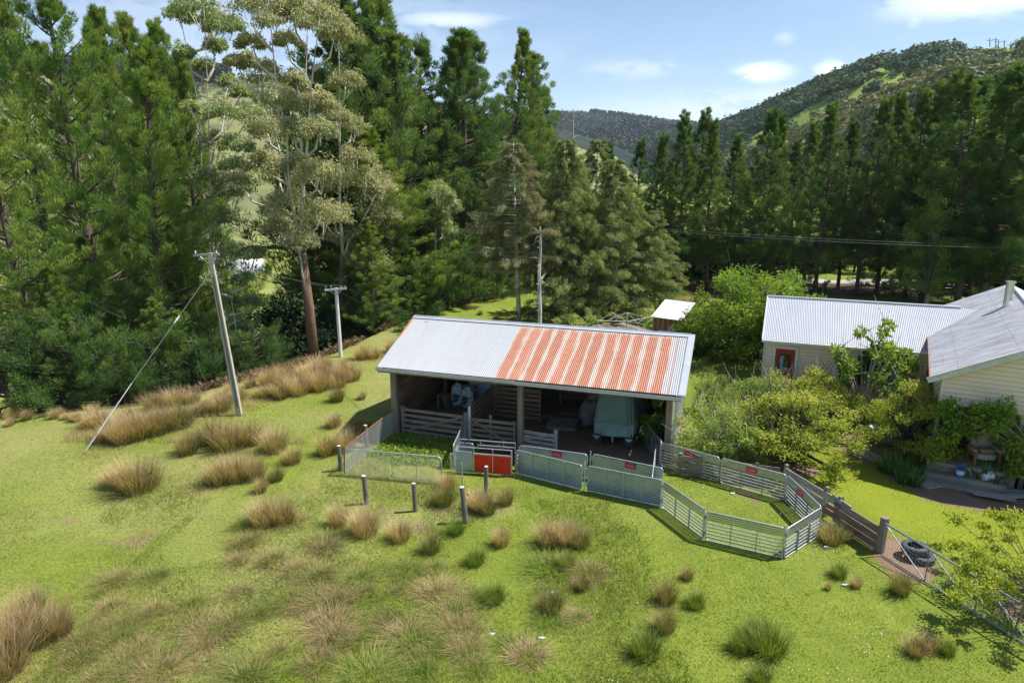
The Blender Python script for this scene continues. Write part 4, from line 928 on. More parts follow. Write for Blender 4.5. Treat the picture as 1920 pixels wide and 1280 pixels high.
def boards(x0,x1,z0,z1,y,top=None,step=.165,mb=None):
    z0=.45+math.floor((z0-.45)/step)*step if z0>.45 else .45
    """lapped weatherboards on a wall facing -y; top(x)->z for gables"""
    mb=mb or MB(); k=0; z=z0
    while z<z1-.01:
        zt=min(z+step,z1)
        def clip(zz): 
            if top is None: return x0,x1
            return max(x0,top(zz)[0]),min(x1,top(zz)[1])
        a0,a1=clip(z); b0,b1=clip(zt)
        if a1-a0>.05:
            b0=max(b0,a0);b1=min(b1,a1)
            if b1<b0: b0=b1=(a0+a1)/2
            mb.quad([(a0,y-.024,z),(a1,y-.024,z),(b1,y-.004,zt),(b0,y-.004,zt)],[(a0,z),(a1,z),(b1,zt),(b0,zt)])
            mb.quad([(a0,y,z),(a1,y,z),(a1,y-.024,z),(a0,y-.024,z)])
        z=zt
    return mb
wl=.42; yw=.25
gab=lambda z:(0+(z-(hz_e-.15))/(hz_r-hz_e)*hw_ if z>hz_e-.15 else -9, 2*hw_-(z-(hz_e-.15))/(hz_r-hz_e)*hw_ if z>hz_e-.15 else 99)
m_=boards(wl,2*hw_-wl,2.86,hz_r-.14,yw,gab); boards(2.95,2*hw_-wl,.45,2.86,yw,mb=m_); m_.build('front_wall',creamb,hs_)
MB().box(wl-.01,wl+.07,yw-.05,yw-.0,2.8,hz_e-.02).bar((wl,yw-.03,2.82),(2*hw_-wl,yw-.03,2.82),.05,.06).build('corner_board',cream,hs_)
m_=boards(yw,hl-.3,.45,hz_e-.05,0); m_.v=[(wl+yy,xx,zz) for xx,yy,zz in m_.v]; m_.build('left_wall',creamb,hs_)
MB().box(wl+.03,2*hw_-wl,1.9,2.0,.6,3.2).build('porch_rear_wall',cream,hs_)
MB().box(2.9,3.0,yw+.02,1.9,.6,3.0).build('porch_side_wall',cream,hs_)
MB().box(wl+.03,2.95,yw+.03,1.95,2.86,2.9).build('porch_ceiling',cream,hs_)
pf=MB().box(.3,3.0,.0,1.95,.5,.6).build('porch_floor',concrete,hs_)
m_=MB(); m_.box(.3,3.0,-.02,.06,.0,.5); m_.box(.25,2.75,-.42,-.02,.0,.3); m_.box(.2,2.6,-.85,-.42,-.02,.13); m_.build('steps',darkconc,hs_)
MB().bar((.34,.06,.55),(.46,.02,2.9),.1,.1).build('porch_post',greenpost,hs_)
dr=MB().box(.75,1.65,1.84,1.9,.62,2.65).build('door',darkred,hs_)
MB().box(.7,.75,1.82,1.92,.6,2.7).box(1.65,1.7,1.82,1.92,.6,2.7).box(.7,1.7,1.82,1.92,2.65,2.72).box(.7,1.7,1.8,1.92,.6,.63).build('door_frame',white,hs_)
m_=MB(); 
for a_ in ((1.38,1.6,.98,1.0),(1.38,1.6,1.18,1.2),(1.38,1.4,.98,1.2),(1.58,1.6,.98,1.2)): m_.box(a_[0],a_[1],1.82,1.84,a_[2],a_[3])
m_.build('cat_flap',white,dr)
MB().box(3.0,2*hw_-wl,yw+.1,yw+.14,.0,.45).build('subfloor_shade_sheet',black,hs_)  # near-black sheet standing in for the shade beneath the floor
for xx in (3.15,4.1,5.2): MB().box(xx,xx+.14,yw-.02,yw+.1,-.05,.45).build('pile',wood,hs_)
def window(x0,x1,z0,z1,y,par,fr=white,bars=(),gl=glassm,name='window'):
    w_=MB(); f=.07
    w_.box(x0,x0+f,y-.06,y+.0,z0,z1); w_.box(x1-f,x1,y-.06,y+.0,z0,z1); w_.box(x0+f,x1-f,y-.06,y,z1-f,z1); w_.box(x0-.04,x1+.04,y-.09,y,z0-.03,z0+.04)
    for b_ in bars: w_.box(b_-.035,b_+.035,y-.055,y,z0+.04,z1-f)
    o=w_.build(name,fr,par); MB().box(x0+f,x1-f,y-.03,y-.02,z0+.04,z1-f).build('pane',gl,o); return o
window(3.55,4.9,1.35,2.35,yw-.02,hs_); window(3.2,4.1,2.95,3.45,yw-.02,hs_,gl=curtain,name='upper_vent')
fl_=MB().tube([(2.9,9.0,4.8),(2.9,9.0,6.25)],.16,16).build('flue',flue,hs_); MB().tube([(2.9,9.0,6.25),(2.9,9.0,6.32)],.2,16).build('flue_cap',flue,fl_)
MB().box(wl+.1,2*hw_-wl-.1,yw+.3,hl-.4,.3,.45).build('floor_frame',black,hs_)
# wing
WT=math.radians(-21.6); WA=(11.914,32.066); wu=(math.cos(WT),math.sin(WT)); wn=(-wu[1],wu[0])
def WP(x,y,z=0): return (WA[0]+wu[0]*x+wn[0]*y,WA[1]+wu[1]*x+wn[1]*y,z)
wg_=empty('house_wing',(*WA,0),WT,'low cream cottage wing with silver corrugated roof and a red door','house wing')
wze,wzr,whw,wlen=3.3,4.75,3.73,9.6
r_=corr(MB(),0,wlen,(0,wze),(whw,wzr)).build('roof',wingroof,wg_)
corr(MB(),0,wlen,(2*whw,wze),(whw,wzr-.003),seg=4).build('rear_roof_slope',wingroof,wg_)
MB().tube([(0,whw,wzr+.02),(wlen-1,whw,wzr+.02)],.07,8).build('ridge_cap',zinc,r_)
MB().bar((-.02,0,wze),(-.02,whw,wzr),.04,.12).bar((-.02,2*whw,wze),(-.02,whw,wzr),.04,.12).build('barge_board',greyboard,wg_)
MB().bar((-.03,-.07,wze-.06),(wlen-2.8,-.07,wze-.06),.12,.1).build('gutter',greyboard,wg_)
MB().box(0,wlen-2.8,.0,.4,wze-.12,wze-.1).build('soffit',greyboard,wg_)
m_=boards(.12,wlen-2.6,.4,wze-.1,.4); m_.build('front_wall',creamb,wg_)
def g2_(z): return (.4+max(0,(z-(wze-.1))/(wzr-wze)*whw)-.4, 2*whw-.4-max(0,(z-(wze-.1))/(wzr-wze)*whw)+.4)
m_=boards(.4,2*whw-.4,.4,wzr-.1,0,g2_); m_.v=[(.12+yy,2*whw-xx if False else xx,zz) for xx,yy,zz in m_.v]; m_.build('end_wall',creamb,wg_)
MB().box(.06,.14,.36,.42,.4,wze-.05).build('corner_board',greyboard,wg_)
d_=MB().box(.62,1.5,.33,.38,.75,2.85).build('door',doorred,wg_)
MB().box(.8,1.32,.315,.33,1.75,2.6).build('pane',glassm,d_); MB().box(.85,1.0,.31,.315,1.8,2.5).box(1.0,1.25,.31,.315,1.8,1.95).build('curtain',curtain,d_)
MB().box(.5,.62,.3,.4,.7,2.97).box(1.5,1.62,.3,.4,.7,2.97).box(.62,1.5,.3,.4,2.85,2.97).build('door_frame',white,wg_)
window(3.35,4.05,1.45,2.85,.38,wg_,bars=(),gl=glassm); window(4.1,5.45,1.35,2.9,.38,wg_,bars=(),gl=glassm)
w_=window(5.5,6.5,1.6,2.9,.38,wg_,fr=mat('dark_blue_frame',(.08,.13,.16),None,3,.5),bars=(6.0,),gl=curtain)
# armchair, buckets, bin on the porch and steps
ac=empty('armchair',HP(2.05,.62,.6),HT+.35,'worn grey padded armchair with wooden arms on the porch','armchair')
blob(MB(),(0,0,.38),(.36,.34,.12),.45,jit=.02,seed=1).build('seat',sofa,ac,smooth=True)
o=blob(MB(),(0,.33,.78),(.38,.12,.45),.5,jit=.02,seed=2); o.build('backrest',sofa,ac,smooth=True)
blob(MB(),(.05,.02,.55),(.27,.2,.07),.7,jit=.1,seed=4).build('cushion',tan,ac,smooth=True)
for s_ in (-1,1):
    blob(MB(),(s_*.4,.05,.6),(.07,.34,.06),.5,jit=.01).build('arm',sofa,ac,smooth=True)
    MB().bar((s_*.4,-.28,.02),(s_*.4,-.28,.55),.07).build('leg',mat('varnished_wood',(.3,.15,.06),None,4,.4) if 'varnished_wood' not in MATS else MATS['varnished_wood'],ac)
    MB().bar((s_*.4,.3,.02),(s_*.4,.3,.55),.07).build('leg',MATS['varnished_wood'],ac)
def bucket(label,loc,m,r=.15,h=.32,lab=None,tilt=0):
    t_=empty('bucket',loc,0,label,'bucket'); t_.rotation_euler=(0,tilt,0)
    m_=MB(); lathe(m_,[(0,.0),(r*.86,.0),(r,h),(r*1.07,h),(r*1.07,h-.03),(r*.97,h-.02),(r*.84,.02),(0,.02)],24); m_.build('body',m,t_,smooth=False)
    if lab: m_=MB(); lathe(m_,[(r*.9+.004,h*.3),(r*.98+.004,h*.75)],24); m_.f=m_.f[12:20]; m_.uv=m_.uv[48:80]; m_.build('label_patch',lab,t_)
    MB().tube([(-r,0,h*.9),(-r*.7,-r*.9,h*.5),(r*.7,-r*.9,h*.5),(r,0,h*.9)],.005,4).build('handle',wire,t_)
bucket('blue plastic bucket with a white label standing on the top porch step',HP(1.35,-.22,.3),bluep,lab=white)
bucket('white plastic pail lying tilted on the porch step beside the strap-leaved clump',HP(2.05,-.24,.42),whitep,tilt=1.3)
t_=empty('white_bag',(*G(1637,818),0),.3,'crumpled white bag on the bare earth left of the wooden bench','bag'); blob(MB(),(0,0,.22),(.32,.26,.25),.8,jit=.14,seed=12).build('bag_body',whitep,t_,smooth=True)
bn=empty('garden_bench',(*G(1672,838),0),HT,'old slatted wooden bench half hidden behind the strap-leaved clump','bench')
for k in range(8): MB().bar((-.55+k*.155,.25,.45),(-.55+k*.155,.3,.95),.07,.02,up=(0,1,0)).build('back_slat',wood,bn)
for k in range(4): MB().box(-.6,.6,-.25+k*.13,-.15+k*.13,.42,.45).build('seat_slat',wood,bn)
for s_ in (-.55,.55): MB().bar((s_,-.2,0),(s_,-.2,.6),.07).build('leg',wood,bn); MB().bar((s_,.27,0),(s_,.3,1.0),.07).build('leg',wood,bn)
# slab path and timber edging
def slab(label,pts,z0,z1,m,name='path'):
    m_=MB(); P_=[(*p,z1) for p in pts]; Q_=[(*p,z0) for p in pts]; m_.quad(P_); n=len(pts)
    for i in range(n): j=(i+1)%n; m_.quad([Q_[i],Q_[j],P_[j],P_[i]])
    o=link(name,m_.mesh(name),m); tag(o,kind='structure'); return o
for i,(a,b) in enumerate((((1600,840),(1655,866)),((1658,868),(1708,893)),((1712,895),(1752,915)))):
    p=Vector(G(*a));q=Vector(G(*b)); d=(q-p).normalized(); nn=Vector((-d.y,d.x))*.32
    slab('',[tuple(p-nn),tuple(q-nn),tuple(q+nn),tuple(p+nn)],-.1,.05+.01*i,concrete)
p=Vector(G(1745,905)); q=Vector(G(1835,925)); slab('',[tuple(p),tuple(q),(q.x+.35,q.y+.7),(p.x+.35,p.y+.8)],-.1,.035,darkconc)
single('timber_edging',MB().bar((*G(1560,826),.03),(*G(1612,846),.03),.1,.12),wooddark,(*G(1560,826),0),'dark timber edging along the dirt left of the garden path','edging')
# heap of loose boards
cpx=((1768,903,1890,920,wooddark,'dark board lying behind the pile of pale boards'),(1800,912,1935,922,woodpale,'bleached board across the top of the board pile by the steps'),(1812,919,1885,931,woodpale,'short bleached board at the left end of the board pile'),(1845,915,1960,935,woodpale,'broad bleached board lying diagonally on the board pile'),(1875,930,1950,928,woodpale,'wide pale plank at the near edge of the board pile'),(1825,925,1905,939,woodpale,'bleached board poking forward below the board pile'))
for i,(a,b,c_,d,mm,lab) in enumerate(cpx):
    p=G(a,b,.05+.04*(i%3));q=G(c_,d,.05+.04*(i%3)); single('loose_board',MB().bar((*p,.05+.045*(i%3)),(*q,.06+.05*(i%3)),.2 if i!=4 else .34,.03),mm,(*p,0),lab,'board','loose boards by the steps')
# ================================================================== back yard: small iron shed, clothesline
def YG(px,py): return G(px,py)
s0=Vector(YG(1222,628)); 
sh_=empty('iron_shed',(s0.x-.2,s0.y-1.2,0),math.radians(-38),'small patchwork corrugated iron shed with a pale roof beyond the big shed','shed'); sh_.scale=(.74,.74,.9)
corr(MB(),-.15,2.9,(-.2,1.75),(2.6,2.75)).build('roof',wingroof,sh_)
corr(MB(),0,2.7,(.0,-.05),(.02,1.78),amp=.01).build('front_wall',oldiron,sh_)
m_=corr(MB(),0,2.4,(0,-.05),(.0,1.75),amp=.01); m_.v=[(2.72+yy,xx,zz+(xx*.38 if zz>1 else 0)) for xx,yy,zz in m_.v]; m_.build('side_wall',fibro,sh_)
m_=corr(MB(),0,2.4,(0,-.05),(.0,1.75),amp=.01); m_.v=[(-.02+yy,xx,zz+(xx*.38 if zz>1 else 0)) for xx,yy,zz in m_.v]; m_.build('left_wall',oldiron,sh_)
cl_p=YP(1176,586,41.5); cl0=(cl_p[0],cl_p[1])
cr=empty('rotary_clothesline',(*cl0,0),.35,'cream rotary clothesline with long arms standing behind the shed roof','clothesline')
hh=cl_p[2]; MB().tube([(0,0,0),(0,0,hh)],.035,8).build('mast',mat('cream_enamel',(.62,.56,.4),(.45,.4,.28),4,.6),cr)
for k in range(4):
    a=k*PI/2; x_,y_=math.cos(a)*2.0,math.sin(a)*2.0
    MB().tube([(0,0,hh-.55),(x_,y_,hh-.35)],.025,6).tube([(0,0,hh),(x_*.7,y_*.7,hh-.42)],.012,5).build('arm',MATS['cream_enamel'],cr)
m_=MB()
for rr_ in (.8,1.3,1.95):
    for k in range(4):
        a=k*PI/2;b_=a+PI/2; m_.tube([(math.cos(a)*rr_,math.sin(a)*rr_,hh-.4),(math.cos(b_)*rr_,math.sin(b_)*rr_,hh-.4)],.006,3,cap=False)
m_.build('line',wire,cr)
hp_=G(1160,650); hb=YP(1158,625,44)
t_=empty('scrap_heap',(hb[0],44,0),0,'grey mound of scrap timber behind the rotary clothesline','heap'); blob(MB(),(0,0,.5),(2.0,1.0,.9),.8,jit=.1,seed=44).build('mound',darkconc,t_)
for k in range(5): MB().bar((-.9+k*.35,-.9,.7),(.5+k*.2,-1.0,1.2-.1*k),.08,.04).build('loose_timber',woodpale,t_)
fp=G(1295,655); fq=G(1400,640)
bf=empty('paling_fence',(*fp,0),math.atan2(fq[1]-fp[1],fq[0]-fp[0]),'low grey rail fence in the shade below the leafy bush by the wing','fence'); FLn=math.hypot(fq[0]-fp[0],fq[1]-fp[1])
for z in (.35,.75): MB().bar((0,0,z),(FLn,0,z),.04,.1).build('rail',wood,bf)
for k in range(5): MB().bar((FLn*k/4,.05,-.1),(FLn*k/4,.05,1.0),.1).build('post',wood,bf)
# far fence beyond the lawn
ff0=YP(1500,552,68); 
ffc=empty('post_and_wire_fence',(20,66.5,0),-.1,'thin post and wire fence beyond the lawn under the right row of pines','fence')
for k in range(12): MB().bar((k*2.2,0,-.2),(k*2.2,0,1.1),.09).build('post',wood,ffc)
for z in (.3,.6,.9): MB().tube([(0,0,z),(24.2,0,z)],.012,4).build('wire_strand',wire,ffc)
# valley: white tunnel house, gravel yard, track
wbp=YP(455,535,190); zb=hs(wbp[0],190)
wh_=empty('white_barn',(wbp[0],190,zb),.25,'long white building on the valley pasture behind the tall power pole','building')
m_=MB(); N=14
for s_ in range(2):
    for i in range(N+1):
        a=PI*i/N; m_.v.append((-7+s_*13,-3*math.cos(a),3.6*math.sin(a)**.8))
for i in range(N): m_.f.append((i,i+1,N+2+i,N+1+i)); m_.uv+=[(0,0)]*4
for s_ in range(2): m_.f.append(tuple(range(s_*(N+1),(s_+1)*(N+1)))); m_.uv+=[(0,0)]*(N+1)
m_.build('arched_cover',white,wh_); 
for k in range(8): MB().tube([(-7+k*13/7,-3.04*math.cos(PI*i/8),.02+3.62*math.sin(PI*i/8)**.8) for i in range(9)],.06,5).build('hoop',galvdull,wh_)
def flat(name,pts,z,m):
    m_=MB(); m_.quad([(p[0],p[1],z) for p in pts]); o=link(name,m_.mesh(name),m); tag(o,kind='structure')
gravel=mat('pale_gravel',(.46,.42,.38),(.34,.3,.27),.6,.9)
def onz(px,py,z): return G(px,py,z)
Z_=hs(-50,150)
flat('gravel_yard',[onz(60,545,Z_),onz(330,530,Z_),onz(300,492,Z_),onz(90,498,Z_)],Z_+.06,gravel)
flat('track',[onz(440,640,Z_),onz(560,612,Z_),onz(560,606,Z_),onz(440,628,Z_)],Z_+.08,gravel)
flat('track',[onz(440,552,Z_),onz(620,545,Z_),onz(620,541,Z_),onz(440,547,Z_)],Z_+.08,gravel)
flat('track',[(26,71),(60,68),(60,72.5),(26,74)],hs(40,71)+.05,gravel)
# ================================================================== vegetation generators
def blades(P,D,L,W,rng):
    s=nrm(np.cross(D,rng.normal(size=D.shape)))*(W/2)[:,None]
    return np.stack([P-s,P+s,P+D*L[:,None]],1).reshape(-1,3)
def leaves(P,D,L,W,rng,flat=None):
    r=rng.normal(size=D.shape)
    if flat is not None: r=r+np.array([0,0,flat])
    s=nrm(np.cross(D,r))*(W/2)[:,None]; m=P+D*(L*.5)[:,None]
    return np.stack([P,m+s,P+D*L[:,None],m-s],1).reshape(-1,3)
def plumes(B,A,Lp,nb,rad,bl,bw,rng,tb,up=.35,tips=.3,spread=.9):
    """bushy shoots: base B, axis A, length Lp; nb needle blades each"""
    n=len(B); s=rng.random((n,nb))**.8; A=nrm(A)
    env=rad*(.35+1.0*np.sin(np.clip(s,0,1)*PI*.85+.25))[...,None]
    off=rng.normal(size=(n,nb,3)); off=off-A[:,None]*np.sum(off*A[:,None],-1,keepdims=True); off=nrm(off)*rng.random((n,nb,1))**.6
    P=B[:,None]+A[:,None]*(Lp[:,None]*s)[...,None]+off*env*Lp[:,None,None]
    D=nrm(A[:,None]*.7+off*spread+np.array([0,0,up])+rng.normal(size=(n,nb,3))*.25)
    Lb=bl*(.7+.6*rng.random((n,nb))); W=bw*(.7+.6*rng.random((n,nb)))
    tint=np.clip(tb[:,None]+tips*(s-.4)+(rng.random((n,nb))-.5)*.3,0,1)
    return blades(P.reshape(-1,3),D.reshape(-1,3),Lb.ravel(),W.ravel(),rng),tint.ravel()
def pine(seed,H=28,R=5.5,base=.15,bright=.45,vert=.8,whorl=.75,nbr=5,nb=85,taper=1.0,rag=(.4,1.25),skip=.0,dense=1.0,top=.25,lean=0,mat_=None,trunkr=.36,bl=.36,bw=.06):
    rng=np.random.default_rng(seed); rd=random.Random(seed)
    tm=MB(); pts=[];N=10;sx,sy=rd.uniform(-.5,.5)+lean,rd.uniform(-.5,.5)
    for i in range(N+1):
        f=i/N; pts.append((sx*f*f*2+.15*math.sin(f*7+seed),sy*f*f*2+.15*math.cos(f*6+seed),H*f*.98-.4*(1-f)))
    rr=[trunkr*(1-f/N)**.8+.03 for f in range(N+1)]; tm.tube(pts,rr,9)
    def tr(z):
        f=max(0,min(.999,z/H))*N; i=int(f); f-=i; a,b=pts[i],pts[min(i+1,N)]; return np.array([a[0]+(b[0]-a[0])*f,a[1]+(b[1]-a[1])*f,z])
    B=[];A=[];L=[];T=[]
    z=H*base; 
    while z<H-.3:
        f=(z/H-base)/(1-base)
        prof=(min(1,(f+.12)/.25))*(1-f)**taper
        if rd.random()<skip: z+=whorl; continue
        k=rd.randint(nbr-1,nbr+1) if f>.08 else rd.randint(1,3); a0=rd.random()*6.28
        for j in range(k):
            az=a0+6.283*j/k+rd.uniform(-.4,.4); Lb=max(.3,R*prof*rd.uniform(*rag))
            el=(.05+.75*f*vert+rd.uniform(-.1,.15)); ca,sa_=math.cos(az),math.sin(az)
            o=tr(z+rd.uniform(-.2,.2)); bp=[]
            for i in range(5):
                s=i/4; h=Lb*s*math.cos(el*.9); v=Lb*(math.sin(el)*s+.32*vert*s*s-.08*s)
                bp.append(o+np.array([ca*h,sa_*h,v]))
            tm.tube([tuple(q) for q in bp],[.028*Lb**.6+.03,.024*Lb**.6+.02,.03,.02,.01],4,cap=False)
            tb=rng.normal(bright,.12)
            npl=max(2,int(Lb*1.55*dense))
            for i in range(npl):
                s=rd.uniform(.28,1.0) if i else 1.0
                q=s*4; i0=min(3,int(q)); fr=q-i0; p=bp[i0]*(1-fr)+bp[i0+1]*fr; tg=bp[i0+1]-bp[i0]; tg/=np.linalg.norm(tg)+1e-6
                side=np.array([-sa_,ca,0])*rd.uniform(-1,1)*(1.2-s)*Lb*.38
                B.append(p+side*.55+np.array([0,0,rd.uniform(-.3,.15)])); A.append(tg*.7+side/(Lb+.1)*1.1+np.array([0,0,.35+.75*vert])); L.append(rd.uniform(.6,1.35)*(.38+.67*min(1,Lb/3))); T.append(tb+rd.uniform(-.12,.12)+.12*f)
        z+=whorl*rd.uniform(.7,1.3)*(1-.35*f)
    for i in range(4): B.append(tr(H-1-.3*i)); A.append(np.array([rd.uniform(-.15,.15),rd.uniform(-.15,.15),1])); L.append(1.1); T.append(bright+.15)
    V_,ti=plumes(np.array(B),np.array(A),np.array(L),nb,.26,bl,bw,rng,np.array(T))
    return tm,V_,ti
def proto(name,label_m,bark,lm,tm,V_,ti,k=3,smooth=True):
    """hidden-free prototype: returns (trunk mesh, crown mesh)"""
    a=tm.mesh('trunk',smooth=smooth); a.materials.append(bark)
    return a,npmesh('crown',V_,len(V_)//len(ti),ti,lm)
def plant(name,meshes,loc,label,cat,group=None,rz=0,sc=(1,1,1),parts=('trunk','crown'),tilt=(0,0)):
    e=empty(name,loc,rz,label,cat,group); e.scale=sc; e.rotation_euler=(tilt[0],tilt[1],rz)
    for p_,m_ in zip(parts,meshes): link(p_,m_,None,e)
    return e
def cpx_(seed,**k): tm,V_,ti=pine(seed,**k); return tm,V_,ti
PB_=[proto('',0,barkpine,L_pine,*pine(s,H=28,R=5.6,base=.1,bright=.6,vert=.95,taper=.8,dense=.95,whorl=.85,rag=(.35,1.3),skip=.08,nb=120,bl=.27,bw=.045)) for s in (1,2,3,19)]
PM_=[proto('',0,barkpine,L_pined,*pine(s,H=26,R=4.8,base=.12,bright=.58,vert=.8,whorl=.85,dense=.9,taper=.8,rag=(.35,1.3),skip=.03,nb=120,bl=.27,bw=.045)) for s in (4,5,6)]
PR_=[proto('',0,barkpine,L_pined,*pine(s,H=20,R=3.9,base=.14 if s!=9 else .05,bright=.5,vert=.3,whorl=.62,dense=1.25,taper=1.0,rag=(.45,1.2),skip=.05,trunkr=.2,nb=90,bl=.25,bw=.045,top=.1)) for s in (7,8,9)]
def drooper(seed,H=15,R=5,lm=None,base=.06,bright=.66,nb=85,whorl=.36,bare=.0,dens=1.0,hang=.9,taper=.8,twig=.0):
    rng=np.random.default_rng(seed); rd=random.Random(seed); tm=MB()
    tm.tube([(0,0,-.3),(.1,.05,H*.5),(0.05,0,H*.99)],[.2,.11,.015],8)
    B=[];A=[];L=[];T=[]; z=H*base
    while z<H*(1-bare):
        f=(z/H-base)/(1-base); prof=min(1,(f+.15)/.25)*(1-f)**taper+.02
        k=rd.randint(3,5); a0=rd.random()*6.28
        for j in range(k):
            az=a0+6.283*j/k+rd.uniform(-.5,.5); Lb=max(.35,R*prof*rd.uniform(.55,1.15)); ca,sa_=math.cos(az),math.sin(az)
            bp=[np.array([ca*Lb*s,sa_*Lb*s,z+Lb*(.12*s-.42*s*s+.3*s**3)*hang+Lb*.25*f*s]) for s in (0,.25,.5,.75,1)]
            tm.tube([tuple(q) for q in bp],[.014*Lb**.6+.012,.02,.014,.01,.006],4,cap=False)
            tb=rng.normal(bright,.13); npl=max(5,int(Lb*4.2*dens))
            for i in range(npl):
                s=rd.uniform(.2,1) if i else 1.0; q=s*4; i0=min(3,int(q)); fr=q-i0; p=bp[i0]*(1-fr)+bp[i0+1]*fr
                side=np.array([-sa_,ca,0])*rd.uniform(-1,1)*(1.25-s)*min(Lb,4)*.34
                B.append(p+side*.6); A.append(np.array([ca,sa_,0])*.6+side*.5+np.array([0,0,-.45*hang+rd.uniform(-.1,.25)])); L.append(rd.uniform(.5,1.1)*(.45+.55*min(1,Lb/2))); T.append(tb+.25*(s-.5)+rd.uniform(-.2,.2))
                if rd.random()<twig: tm.tube([tuple(p),tuple(p+side*1.3+np.array([ca,sa_,.25])*.7)],[.014,.006],3,cap=False)
        z+=whorl*rd.uniform(.7,1.3)
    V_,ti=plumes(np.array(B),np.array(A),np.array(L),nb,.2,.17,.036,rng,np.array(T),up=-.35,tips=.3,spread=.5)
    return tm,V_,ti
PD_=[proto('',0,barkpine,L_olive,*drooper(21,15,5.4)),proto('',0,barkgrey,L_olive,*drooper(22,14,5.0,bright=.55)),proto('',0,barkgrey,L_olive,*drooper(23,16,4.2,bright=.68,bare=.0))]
PL_=[proto('',0,barkwhite,L_larch,*drooper(24,14,3.8,base=.36,bright=.66,nb=75,dens=1.3,hang=.6,twig=.2)),proto('',0,barkwhite,L_larch,*drooper(25,15,3.2,base=.34,bright=.66,nb=75,dens=1.2,hang=.6,twig=.2))]
def leafcloud(C,R,n,lsz,rng,tb,hang=0.0,shell=.55,asp=.42,flat=None,squash=.8,up=.0):
    """C (m,3) clump centres, R (m,), n leaves each"""
    m=len(C); d=nrm(rng.normal(size=(m,n,3))); r=(shell+(1-shell)*rng.random((m,n,1)))*(1+.2*np.sin(d[...,0:1]*4+rng.random((m,1,1))*6))
    if up: d[...,2]=d[...,2]*(1-up)+np.abs(d[...,2])*up
    P=C[:,None]+d*r*R[:,None,None]*np.array([1,1,squash])
    D=nrm(d*.7+rng.normal(size=(m,n,3))*.55+np.array([0,0,-hang]))
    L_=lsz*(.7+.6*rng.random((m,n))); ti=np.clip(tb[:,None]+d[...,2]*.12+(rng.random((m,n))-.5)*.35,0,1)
    return leaves(P.reshape(-1,3),D.reshape(-1,3),L_.ravel(),(L_*asp).ravel(),rng,flat),ti.ravel()
def eucalypt(name,base,clumps,dist,label,lm,seed,fork=.35,leafn=420,tr=.42,bark1=barkeucb,bark2=barkeuc,hang=1.1,lsz=.26,tb0=.55):
    rng=np.random.default_rng(seed); rd=random.Random(seed); bx,by=base; bz=hs(bx,by); e=empty(name,(bx,by,bz-.1),0,label,'eucalypt tree','eucalypts')
    C=[];R=[]
    for (px,py,r) in clumps:
        yy=dist+rd.uniform(-1,1)*2.6; p=YP(px,py,yy); C.append((p[0]-bx,yy-by,p[2]-bz)); R.append(r/CF*yy*1.14)
    C=np.array(C);R=np.array(R); cx=np.average(C[:,0]); Hm=C[:,2].max(); fz=Hm*fork
    fx=cx*.45
    tm=MB(); tm.tube([(0,0,-.3),(fx*.35,.1,fz*.5),(fx,0,fz)],[tr,tr*.78,tr*.62],12)
    low=tm.mesh('trunk',smooth=True); low.materials.append(bark1); link('trunk',low,None,e)
    lm_=MB(); k=max(3,len(C)//6); order=np.argsort(np.arctan2(C[:,1],C[:,0]-cx)+rng.random(len(C))*.8)
    # leaders: tallest clumps get their own limb, the others branch from the nearest leader
    tall=np.argsort(-C[:,2]); lead=[]
    for i in tall:
        if all(abs(C[i,0]-C[j,0])>1.3 for j in lead) and len(lead)<6: lead.append(i)
    paths=[]
    for i in lead:
        c_=C[i]; P_=[np.array([fx,0,fz-.4])]
        for s in (.2,.45,.7,1.0): P_.append(np.array([fx+(c_[0]-fx)*s**1.15,(c_[1])*s**1.1,fz+(c_[2]-fz)*s])+rng.normal(size=3)*.12)
        paths.append(P_); lm_.tube([tuple(q) for q in P_],[tr*.4,tr*.28,tr*.18,tr*.1,.02],7)
    for i in range(len(C)):
        if i in lead: continue
        c_=C[i]; best=None
        for P_ in paths:
            for s in np.linspace(0,1,12):
                q=s*4;i0=min(3,int(q));p=P_[i0]*(1-(q-i0))+P_[i0+1]*(q-i0); dz=c_[2]-p[2]; 
                if dz<.6: continue
                dd=np.linalg.norm(c_-p)+abs(dz-2.5)*.7
                if best is None or dd<best[0]: best=(dd,p)
        p=best[1] if best else np.array([fx*.6,0,fz*.6])
        md=(p+c_)/2+np.array([(c_[0]-p[0])*.22,(c_[1]-p[1])*.22,-.25]); lm_.tube([tuple(p),tuple(md),tuple(c_)],[.1,.065,.02],5)
    for i in range(len(C)):
        for k in range(3):
            d=nrm(rng.normal(size=3))*R[i]*.7; d[2]=abs(d[2])*.6; b0=C[i]-np.array([0,0,R[i]*.8]); lm_.tube([tuple(b0),tuple(C[i]+d)],[.022,.007],3,cap=False)
    a=lm_.mesh('limbs',smooth=True); a.materials.append(bark2); link('limbs',a,None,e)
    # every clump is split in smaller umbrella tufts
    c2=[];r2=[];t2=[]
    for i in range(len(C)):
        for k in range(14):
            d=nrm(rng.normal(size=3)); d[2]=abs(d[2])*1.1-.35; c2.append(C[i]+d*R[i]*.72*np.array([1,1,.8])); r2.append(R[i]*rd.uniform(.28,.46)); t2.append(tb0+rd.uniform(-.2,.2)+d[2]*.18)
    V_,ti=leafcloud(np.array(c2),np.array(r2),leafn//3,lsz*.8,rng,np.array(t2),hang=hang,shell=.3,asp=.32,up=.25,squash=1.0)
    link('crown',npmesh('crown',V_,4,ti,lm),None,e); return e
